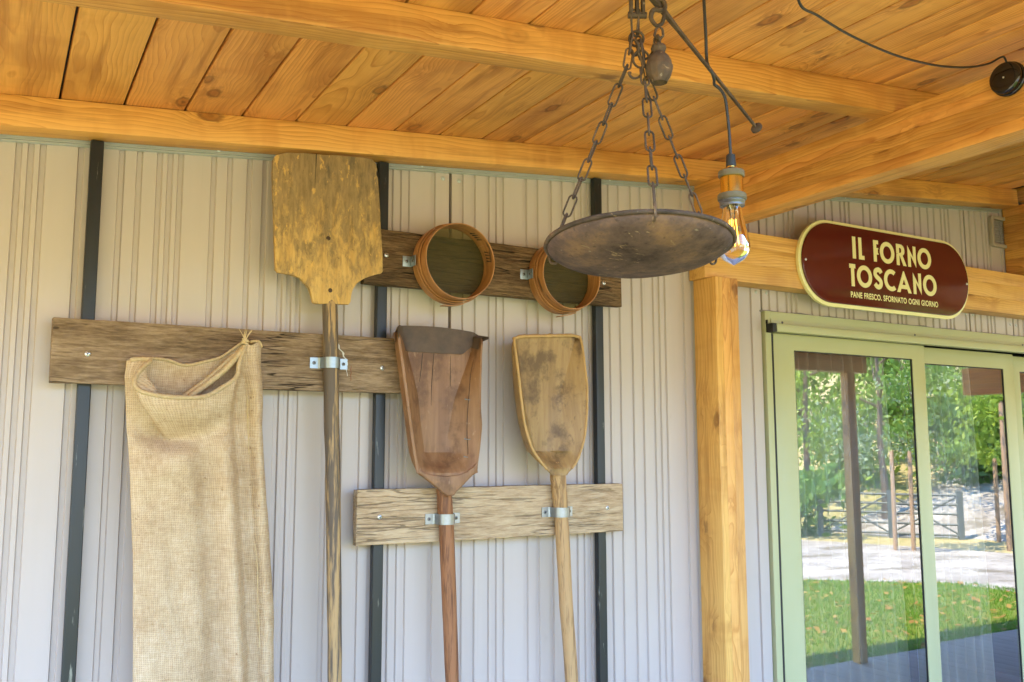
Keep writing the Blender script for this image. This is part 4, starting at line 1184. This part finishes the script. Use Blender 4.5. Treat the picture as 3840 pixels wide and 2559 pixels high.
b = MB(); b.tube(curve([tuple(top_ + e1 * x + Vector((0, 0, z))) for x, z in ((-.002, .030), (.006, .034), (.0105, .044), (.0125, .056), (.0125, .068))], 16), .0038, 8); b.build('hook', 'rust', scale, smooth=60)

# ------------------------------------------------------------------ pendant lamp
lamp = empty('pendant_lamp', (1.253, -1.704, 2.008), 'brass socket pendant lamp with clear filament bulb', 'lamp')
lc = Vector((1.2455, -1.699, 0))
b = MB(); b.tube(curve([(1.176, -1.703, 2.80), (1.178, -1.705, 2.66), (1.179, -1.707, 2.535), (1.185, -1.703, 2.466), (1.189, -1.699, 2.42), (1.186, -1.706, 2.400), (1.194, -1.709, 2.384), (1.205, -1.702, 2.3755), (1.214, -1.692, 2.372), (1.224, -1.697, 2.363), (1.2315, -1.702, 2.345), (1.237, -1.702, 2.313), (1.242, -1.7005, 2.272), (1.2455, -1.699, 2.226)], 90), .0032, 8); b.build('cord', 'cable', lamp, smooth=60)
b = MB(); b.lathe([(.002, 2.230), (.0085, 2.2295), (.0092, 2.222), (.0098, 2.212), (.0098, 2.206), (.002, 2.206)], 24, lc); b.build('strain_relief', 'rubber', lamp)
def socket_part(name, prof, mat):
    b = MB(); b.lathe(prof, 40, lc + Vector((0, 0, 0)))
    return b.build(name, mat, lamp, origin=lc + Vector((0, 0, prof[0][1])), smooth=35)
socket_part('socket', [(.002, 2.207), (.0085, 2.207), (.0088, 2.203), (.016, 2.2005), (.0205, 2.1955), (.0225, 2.1925), (.0225, 2.150), (.0235, 2.147), (.0235, 2.144), (.002, 2.144)], 'brass')
socket_part('knurled_ring', [(.020, 2.1965), (.0245, 2.196), (.0258, 2.194), (.0258, 2.1855), (.0245, 2.184), (.020, 2.1838)], 'knurl')
socket_part('knurled_ring', [(.020, 2.1495), (.0268, 2.149), (.0282, 2.147), (.0282, 2.138), (.0268, 2.1365), (.020, 2.136)], 'knurl')
socket_part('socket_skirt', [(.012, 2.137), (.0248, 2.1365), (.0252, 2.134), (.0240, 2.132), (.0250, 2.130), (.0238, 2.128), (.0242, 2.1245), (.018, 2.1245), (.016, 2.135)], 'dark_screw')
bulb = MB()
gp = [(.0165, 2.132), (.0172, 2.126), (.0185, 2.115), (.0215, 2.098), (.0255, 2.080), (.0290, 2.064), (.0312, 2.052), (.0320, 2.043), (.0310, 2.034), (.0275, 2.026), (.0210, 2.018), (.0120, 2.0125), (.0050, 2.0085), (.0012, 2.0065)]
bulb.lathe(gp, 48, lc, cap=False)
bo = bulb.build('bulb', 'bulb_glass', lamp, smooth=60, recalc=False)
b = MB(); b.tube([lc + Vector((0, 0, 2.13)), lc + Vector((0, 0, 2.102)), lc + Vector((0, 0, 2.075))], [.008, .0045, .002], 12); b.build('glass_stem', 'bulb_glass', bo)
for i in range(4):
    a = i * math.pi / 2 + .5; d = Vector((math.cos(a), math.sin(a), 0))
    b = MB(); b.tube([lc + d * .006 + Vector((0, 0, 2.098)), lc + d * .011 + Vector((0, 0, 2.046))], .0011, 6); b.build('filament', 'filament', bo)
    b = MB(); b.tube([lc + d * .002 + Vector((0, 0, 2.112)), lc + d * .006 + Vector((0, 0, 2.098))], .0004, 5); b.build('filament_wire', 'dark_screw', bo)

# ------------------------------------------------------------------ swagged cable and round cable box
rose = empty('cable_box', (2.638, -1.438, 2.768), 'round glossy black cable box on the side of the thick beam', 'cable box')
rc = Vector((2.637, -1.452, 2.766)); rax = Vector((-1, 0, 0))
b = MB(); b.lathe([(.002, 0), (.0505, 0), (.0525, .003), (.0525, .010), (.050, .0125), (.0475, .0125), (.0475, .0155), (.0492, .018), (.0492, .026), (.0465, .031), (.042, .0332), (.030, .034), (.002, .034)], 64, rc, rax); b.build('cover', 'black_gloss', rose, smooth=50)
b = MB(); b.lathe([(.001, 0), (.0032, 0), (.0028, .0012), (.001, .0016)], 12, rc + Vector((-.034, 0, 0)), rax); b.build('screw', 'screw', rose)
b = MB(); b.tube(curve([(1.36, -1.80, 2.79), (1.385, -1.76, 2.70), (1.454, -1.70, 2.608), (1.57, -1.652, 2.621), (1.761, -1.59, 2.642), (2.007, -1.526, 2.674), (2.23, -1.485, 2.711), (2.395, -1.468, 2.747), (2.505, -1.466, 2.782), (2.564, -1.469, 2.813), (2.590, -1.466, 2.822), (2.606, -1.462, 2.814), (2.618, -1.459, 2.800)], 120), .0031, 8)
tag(b.build('cable', 'cable', smooth=60), 'thin black cable swagging under the ceiling to the round box', 'cable')

# ------------------------------------------------------------------ oval shop sign
sign = empty('shop_sign', (3.776, -.135, 2.507), 'maroon oval bakery sign with cream border and lettering', 'sign')
def stadium(x0, x1, z0, z1, n=28):
    r_ = (z1 - z0) / 2; cz = (z0 + z1) / 2
    return [(x1 - r_ + r_ * math.cos(R(90 - 180 * i / n)), cz + r_ * math.sin(R(90 - 180 * i / n))) for i in range(n + 1)] + [(x0 + r_ + r_ * math.cos(R(270 - 180 * i / n)), cz + r_ * math.sin(R(270 - 180 * i / n))) for i in range(n + 1)]
b = MB(); b.prism(stadium(3.146, 4.398, 2.302, 2.712), -.126, -.109); b.build('border_plate', 'cream', sign, bevel=.002)
b = MB(); b.prism(stadium(3.162, 4.382, 2.318, 2.696), -.136, -.1262); b.build('face_plate', 'maroon', sign, bevel=.004, seg=3)
YL0, YL1 = -.1372, -.1358
def letter(poly=None, rings=None, extra=None):
    b = MB()
    if poly: 
        for p in poly: b.prism(p, YL0, YL1)
    if rings:
        for o_, i_ in rings: b.ring(o_, i_, YL0, YL1)
    return b.build('letter', 'cream', sign, smooth=0)
def rect(x0, x1, z0, z1): return [(x0, z0), (x1, z0), (x1, z1), (x0, z1)]
def ell(cx, cz, rx, rz, n=48, a0=0, a1=360): return [(cx + rx * math.cos(R(a0 + (a1 - a0) * i / n)), cz + rz * math.sin(R(a0 + (a1 - a0) * i / n))) for i in range(n if a1 - a0 == 360 else n + 1)]
def O(cx, cz): letter(rings=[(ell(cx, cz, .0530, .0540), ell(cx, cz, .0300, .0325))])
def stroke(pts, w):
    l, r_ = [], []
    for i, p in enumerate(pts):
        a = Vector(pts[max(0, i - 1)]); c = Vector(pts[min(len(pts) - 1, i + 1)]); d = (c - a).normalized()
        l.append((p[0] - d.y * w / 2, p[1] + d.x * w / 2)); r_.append((p[0] + d.y * w / 2, p[1] - d.x * w / 2))
    return l + r_[::-1]
A1, A0, B1, B0 = 2.6500, 2.5435, 2.5160, 2.4085
letter([rect(3.500, 3.5225, A0, A1)])
letter([[(3.543, A0), (3.582, A0), (3.582, A0 + .0195), (3.5645, A0 + .0195), (3.5645, A1), (3.543, A1)]])
letter([[(3.649, A0), (3.6705, A0), (3.6705, 2.580), (3.684, 2.580), (3.684, 2.586), (3.680, 2.588), (3.680, 2.606), (3.684, 2.608), (3.684, 2.6125), (3.6705, 2.6125), (3.6705, 2.6315), (3.685, 2.6315), (3.685, A1), (3.649, A1)]])
O(3.7485, 2.5965)
letter([[(3.817, A0), (3.8385, A0), (3.8385, 2.5925), (3.8425, 2.5925), (3.866, A0), (3.8895, A0), (3.8635, 2.5945), (3.8725, 2.600), (3.8775, 2.609), (3.8785, 2.620), (3.8765, 2.632), (3.870, 2.642), (3.858, 2.6485), (3.846, A1), (3.817, A1), (3.817, 2.60), (3.8385, 2.606), (3.8385, 2.632), (3.846, 2.632), (3.8530, 2.6285), (3.8555, 2.620), (3.8535, 2.6105), (3.846, 2.606), (3.8385, 2.606), (3.817, 2.598)]])
def NN(x, z0, z1):
    h = z1 - z0
    letter([[(x, z1), (x, z0), (x + .0215, z0), (x + .0215, z0 + h * .56), (x + .0615, z0), (x + .0620, z1), (x + .0410, z1), (x + .0410, z0 + h * .46)]])
NN(3.9025, A0, A1); O(4.0305, 2.5965)
letter([[(3.483, B0), (3.5045, B0), (3.5045, 2.4955), (3.5135, 2.4955), (3.5135, B1), (3.472, B1), (3.472, 2.4955), (3.483, 2.4955)]])
O(3.5762, 2.4622)
spts = [(3.6965, 2.4905), (3.690, 2.5000), (3.680, 2.5048), (3.669, 2.5042), (3.657, 2.4980), (3.6525, 2.487), (3.656, 2.476), (3.665, 2.4685), (3.677, 2.4615), (3.688, 2.4535), (3.693, 2.443), (3.691, 2.431), (3.683, 2.4225), (3.671, 2.4200), (3.659, 2.4245), (3.6495, 2.4345)]
spts = [tuple(poly_at([(x, 0, z) for x, z in spts], i / 40)) for i in range(41)]
letter([stroke([(p[0], p[2]) for p in spts], .0232)])
letter([ell(3.769, 2.4622, .0530, .0540, 40, 52, 308) + ell(3.769, 2.4622, .0300, .0325, 40, 52, 308)[::-1]])
letter([[(3.809, B0), (3.833, B0), (3.8425, 2.430), (3.884, 2.430), (3.8935, B0), (3.9175, B0), (3.8655, B1), (3.8610, B1)], ], None) if False else letter([[(3.809, B0), (3.833, B0), (3.8405, 2.427), (3.8505, 2.447), (3.8632, 2.4755), (3.8755, 2.447), (3.8505, 2.447), (3.8405, 2.427), (3.8860, 2.427), (3.8935, B0), (3.9175, B0), (3.8660, B1), (3.8605, B1)]])
NN(3.9335, B0, B1); O(4.0625, 2.4622)
fc = bpy.data.curves.new('slogan', 'FONT'); fc.body = "PANE FRESCO, SFORNATO OGNI GIORNO"; fc.size = 1; fc.offset = .030; fc.space_character = 1.08; fc.space_word = 1.1; fc.extrude = .0
fo = bpy.data.objects.new('slogan', fc); col.objects.link(fo)
bpy.context.view_layer.update()
sm = bpy.data.meshes.new_from_object(fo.evaluated_get(bpy.context.evaluated_depsgraph_get()))
bpy.data.objects.remove(fo)
xs_ = [v.co.x for v in sm.vertices]; ys_ = sorted(v.co.y for v in sm.vertices)
x0, x1 = min(xs_), max(xs_); capy = max(ys_)
for v in sm.vertices:
    v.co = Vector((3.4735 + (v.co.x - x0) / (x1 - x0) * .6455 - 3.776, 0, (v.co.y / capy) * .0275 + 2.3555 - 2.507))
sm.materials.clear(); sm.materials.append(M['cream'])
so = link(bpy.data.objects.new('slogan_lettering', sm), sign); so.location = (0, YL0 + .135, 0)
sm.flip_normals()
for x, z in ((3.183, 2.506), (4.368, 2.498)): inst('screw', SC_S, (x, -.136, z), None, sign)

# ------------------------------------------------------------------ sliding glass door
door = empty('sliding_door', (4.4, 0, 0), 'sage green framed sliding glass doors reflecting the garden', 'door')
def dpart(name, boxes, mat, parent=door, bevel=.002):
    b = MB()
    for bx in boxes: b.box(*bx)
    return b.build(name, mat, parent, bevel=bevel)
dpart('frame', [(3.034, 3.070, -.018, .06, 0, 2.2735)], 'sage')
dpart('frame', [(3.0702, 5.96, -.018, .06, 2.2115, 2.2735)], 'sage')
dpart('frame', [(5.92, 5.96, -.018, .06, 0, 2.211)], 'sage')
dpart('head_strip', [(3.066, 5.92, -.0225, -.0183, 2.214, 2.2355)], 'sage', bevel=.001)
dpart('rail_cover', [(3.064, 5.92, -.062, -.0188, 2.1755, 2.2105)], 'sage', bevel=.004)
dpart('end_cap', [(3.038, 3.0636, -.060, -.0185, 2.173, 2.213), (3.036, 3.0405, -.030, -.0185, 2.213, 2.231)], 'rubber', bevel=.0015)
dpart('gasket', [(3.0747, 3.0882, -.0112, .05, 0, 2.1725)], 'rubber', bevel=.001)
dpart('gasket', [(3.0703, 3.0745, -.010, .0038, 0, 2.175)], 'sage', bevel=.001)
for x in (3.138, 4.08, 5.016): inst('screw', SC_D, (x, -.0228, 2.225), (0, .3, 0), door)
def sash(x0, x1, y0, y1, z1, wl, wr, ht, nm='sash'):
    b = MB(); b.ring(rect(x0, x1, .03, z1), rect(x0 + wl, x1 - wr, .14, z1 - ht), y0, y1)
    sroot = b.build('sash', 'sage', door, bevel=.003, smooth=30)
    b = MB(); xa, xb, za, zb = x0 + wl, x1 - wr, .14, z1 - ht
    b.ring(rect(xa, xb, za, zb), rect(xa + .005, xb - .005, za + .005, zb - .005), y0 + .004, y0 + .010); b.build('glazing_bead', 'rubber', sroot, smooth=0)
    ym = y0 + .008
    b = MB(); b.add([(xa, ym, za), (xb, ym, za), (xb, ym, zb), (xa, ym, zb)], [(0, 1, 2, 3)]); b.build('pane', 'pane', sroot, smooth=0, recalc=False)
    return sroot
sash(3.089, 4.163, -.012, .028, 2.1752, .131, .097, .0742)
sash(4.078, 5.005, .032, .056, 2.1752, .091, .095, .0855)
sash(5.005 + .012, 5.92, .062, .086, 2.17, .095, .08, .0855)
b = MB(); b.prism([(4.209, 2.072), (4.306, 2.072), (4.303, 2.030), (4.278, 1.983), (4.207, 1.982)], .050, .0505)
tag(b.build('paper_note', 'paper', smooth=0), 'small torn white paper stuck inside the right door pane', 'paper')

def curtain(x0, x1, y, zt, n, amp, label, drift):
    b = MB(); rows = []; m_ = n * 10
    for zi in range(24):
        z = zt - (zt - .04) * zi / 23; row = []
        for i in range(m_ + 1):
            t = i / m_
            a = amp * (.75 + .25 * math.sin(zi * .2))
            x = x0 + (x1 - x0) * t + drift * (zt - z) * t + .006 * math.sin(t * n * 4.4 + z)
            row.append((x, y + a * math.sin(2 * math.pi * n * t + .25 * math.sin(z * 2)) + .010 * mnoise.noise((x * 5, z, 1)), z))
        rows.append(row)
    b.grid(rows); o = b.build('curtain', 'curtain', smooth=180, recalc=False)
    return tag(o, label, 'curtain', 'sheer white curtains inside the doors')
curtain(3.14, 3.99, .125, 2.16, 11, .034, 'sheer white curtain behind the left door pane', .07)
curtain(4.20, 4.74, .145, 2.16, 8, .034, 'sheer white curtain behind the right door pane', .05)

# ------------------------------------------------------------------ garden seen in the glass
def stub(name, path, rs, mat, parent, n=8):
    b = MB(); b.tube(path, rs, n); return b.build(name, mat, parent, smooth=60)
def leaves(N_, c, rx, rz, size, clumps, rnd):
    b = MB()
    cs = [(c + Vector((rnd.gauss(0, rx * .5), rnd.gauss(0, rx * .5), rnd.uniform(-rz, rz))), rnd.uniform(.22, .5) * rx) for _ in range(clumps)]
    for _ in range(N_):
        cc, cr_ = rnd.choice(cs); p = cc + Vector((rnd.gauss(0, 1), rnd.gauss(0, 1), rnd.gauss(0, .8))) * cr_ * .55
        a = Vector((rnd.gauss(0, 1), rnd.gauss(0, 1), rnd.gauss(0, .6))).normalized(); q = a.orthogonal().normalized(); q = Matrix.Rotation(rnd.uniform(0, 6.28), 3, a) @ q
        w = q.cross(a); s_ = size * rnd.uniform(.6, 1.3)
        b.add([p - q * s_, p + w * s_ * .45, p + q * s_, p - w * s_ * .45], [(0, 1, 2, 3)])
    return b
def tree(x, y, h, rx, mat, label, N_=1800, size=.11, seed=0, trunk=.09, low=.25, clumps=26, group='garden trees seen in the glass'):
    rnd = random.Random(seed); z0 = ground_h(x, y)
    root = empty('garden_tree', (x, y, z0), label, 'tree', group)
    lean = rnd.uniform(-.15, .15)
    stub('trunk', [(x + lean * t * t + .04 * mnoise.noise((t * 4, seed, 0)), y + .04 * mnoise.noise((t * 4, seed, 5)), z0 - .1 + h * .9 * t) for t in [i / 10 for i in range(11)]], [trunk * (1 - .8 * i / 10) for i in range(11)], 'bark', root)
    for i in range(6):
        t = rnd.uniform(low, .8); a = rnd.uniform(0, 6.28); p = Vector((x + lean * t * t, y, z0 + h * .9 * t)); L = rx * rnd.uniform(.6, 1)
        stub('limb', [p, p + Vector((math.cos(a), math.sin(a), .5)) * L * .5, p + Vector((math.cos(a), math.sin(a), 1.0)) * L * .9], [trunk * .4, trunk * .25, trunk * .08], 'bark', root, 6)
    b = leaves(N_, Vector((x + lean, y, z0 + h * (low + 1) / 2)), rx, h * (1 - low) / 2, size, clumps, rnd)
    b.build('crown', mat, root, smooth=0, recalc=False)
    return root
def at_glass(yaw, d):
    a = R(yaw); return d * math.sin(a), -( -3 + d * math.cos(a))
def T(yaw, d, *a, **k):
    x, y = at_glass(yaw, d); return tree(x, y, *a, **k)
T(54.0, 17.4, 4.6, .75, 'leaf_mid', 'slim staked young tree in front of the gate', N_=1300, size=.055, seed=1, trunk=.05, low=.35, clumps=18)
T(47.6, 22.5, 6.0, 1.5, 'leaf_bright', 'bright leafy tree left of the gate', N_=3600, size=.075, seed=2, clumps=22)
T(51.8, 21.5, 5.2, 1.2, 'leaf_grey', 'airy silver green tree behind the gate', N_=2000, size=.06, seed=3, clumps=16)
T(58.4, 19.0, 4.6, .9, 'leaf_bright', 'bright green tree right of the gate', N_=2600, size=.075, seed=4, low=.3, clumps=16)
for i, (yaw, d, h, rx, mt, lb) in enumerate(((44.5, 30, 8, 2.6, 'leaf_dark', 'dark tall tree at the far left of the wood'), (47.3, 31, 8.5, 2.4, 'leaf_mid', 'rounded mid green tree in the wood'), (50.0, 33, 9, 2.6, 'leaf_dark', 'dark tree in the middle of the wood'), (52.8, 31, 8, 2.2, 'leaf_mid', 'mid green tree above the meadow slope'), (55.6, 34, 9, 2.8, 'leaf_dark', 'dark broad tree on the hill top'), (58.2, 29, 7.5, 2.2, 'leaf_mid', 'mid green tree at the right of the wood'), (61.0, 31, 8.5, 2.6, 'leaf_dark', 'dark tree beyond the right end of the wood'))):
    T(yaw, d, h, rx, mt, lb, N_=3600, size=.13, seed=20 + i, trunk=.16, low=.1, clumps=30)
def bush(yaw, d, rx, h, mat, label, seed):
    x, y = at_glass(yaw, d); rnd = random.Random(seed); z0 = ground_h(x, y)
    root = empty('shrub', (x, y, z0), label, 'shrub', 'shrubs on the meadow slope')
    leaves(1500, Vector((x, y, z0 + h * .5)), rx, h * .45, .12, 16, rnd).build('foliage', mat, root, smooth=0, recalc=False)
    for i in range(4): stub('stem', [(x, y, z0 - .05), (x + rnd.uniform(-.3, .3) * rx, y + rnd.uniform(-.3, .3) * rx, z0 + h * .6)], [.03, .012], 'bark', root, 6)
for i, (yaw, d, rx, h, mt, lb) in enumerate(((46.8, 20.0, 1.0, 1.5, 'leaf_mid', 'low shrub left of the gate post'), (55.3, 25, 1.6, 2.4, 'leaf_bright', 'feathery bright shrub on the slope'), (57.0, 24, 1.3, 2.0, 'leaf_dark', 'dark shrub on the slope'), (59.8, 24, 1.5, 2.2, 'leaf_mid', 'shrub beside the right hand stakes'), (49.5, 25, 1.6, 2.2, 'leaf_bright', 'bright shrub behind the gate'), (53.3, 27, 1.5, 2.2, 'leaf_mid', 'round shrub high on the slope'))):
    bush(yaw, d, rx, h, mt, lb, 50 + i)
# field gate
GA, GB = Vector((14.9, -10.3, 0)), Vector((16.25, -8.0, 0))
gz = ground_h(15.5, -9.2)
gate = empty('field_gate', (15.55, -9.15, gz), 'dark painted five bar field gate across the gravel', 'gate')
def bar(name, a, b_, r_, parent, mat='gatewood', n=4):
    return stub(name, [a, b_], [r_, r_], mat, parent, n)
for t, w in ((0, .075), (.5, .05), (1, .075)):
    p = GA.lerp(GB, t); bar('post', p + Vector((0, 0, gz - .1)), p + Vector((0, 0, gz + .98)), w, gate)
for h in (.14, .34, .54, .72, .90): bar('bar', GA + Vector((0, 0, gz + h)), GB + Vector((0, 0, gz + h)), .022, gate)
for ta, tb in ((0, .5), (.5, 0), (.5, 1), (1, .5)): bar('brace', GA.lerp(GB, ta) + Vector((0, 0, gz + .14)), GA.lerp(GB, tb) + Vector((0, 0, gz + .90)), .018, gate)
for i, (x, y, h, lb) in enumerate(((13.95, -7.80, 1.75, 'left stake of the young tree by the gate'), (14.2, -7.62, 1.75, 'right stake of the young tree by the gate'), (15.5, -6.6, 2.6, 'tall brown stake at the right door edge'), (16.4, -7.35, 1.6, 'short brown stake behind the tall one'), (15.8, -6.75, 2.0, 'thin brown stake beside the tall one'))):
    z0 = ground_h(x, y); b = MB(); b.tube([(x, y, z0 - .1), (x + .02, y, z0 + h * .97), (x + .02, y, z0 + h)], [.04, .038, .03], 10)
    tag(b.build('tree_stake', 'stake'), lb, 'stake', 'wooden tree stakes in the garden')
# grass blades and fallen leaves on the lawn
rnd = random.Random(3); b = MB()
for _ in range(26000):
    x = rnd.uniform(3.5, 11.2); y = rnd.uniform(-6.0, -2.07)
    if y < far_edge(x) + .05 * rnd.random(): continue
    a = rnd.uniform(0, 6.28); w = .006; h = rnd.uniform(.025, .055); lx, ly = rnd.uniform(-.02, .02), rnd.uniform(-.02, .02)
    b.add([(x - w * math.cos(a), y - w * math.sin(a), -.106), (x + w * math.cos(a), y + w * math.sin(a), -.106), (x + lx, y + ly, -.106 + h)], [(0, 1, 2)])
tag(b.build('grass', 'grass', origin=(0, 0, 0), smooth=0, recalc=False), 'short green grass of the lawn beyond the deck', 'grass', kind='stuff')
b = MB()
for _ in range(900):
    x = rnd.uniform(4, 11); y = rnd.uniform(-5.8, -2.1)
    if y < far_edge(x): continue
    a = rnd.uniform(0, 6.28); s_ = rnd.uniform(.02, .05); z = -.070
    d = Vector((math.cos(a), math.sin(a), rnd.uniform(-.3, .5))) * s_; e = Vector((-math.sin(a), math.cos(a), rnd.uniform(-.3, .5))) * s_ * .6; p = Vector((x, y, z))
    b.add([p - d, p + e, p + d, p - e], [(0, 1, 2, 3)])
tag(b.build('fallen_leaves', 'dryleaf', origin=(0, 0, 0), smooth=0, recalc=False), 'orange fallen leaves scattered over the lawn', 'leaves', kind='stuff')
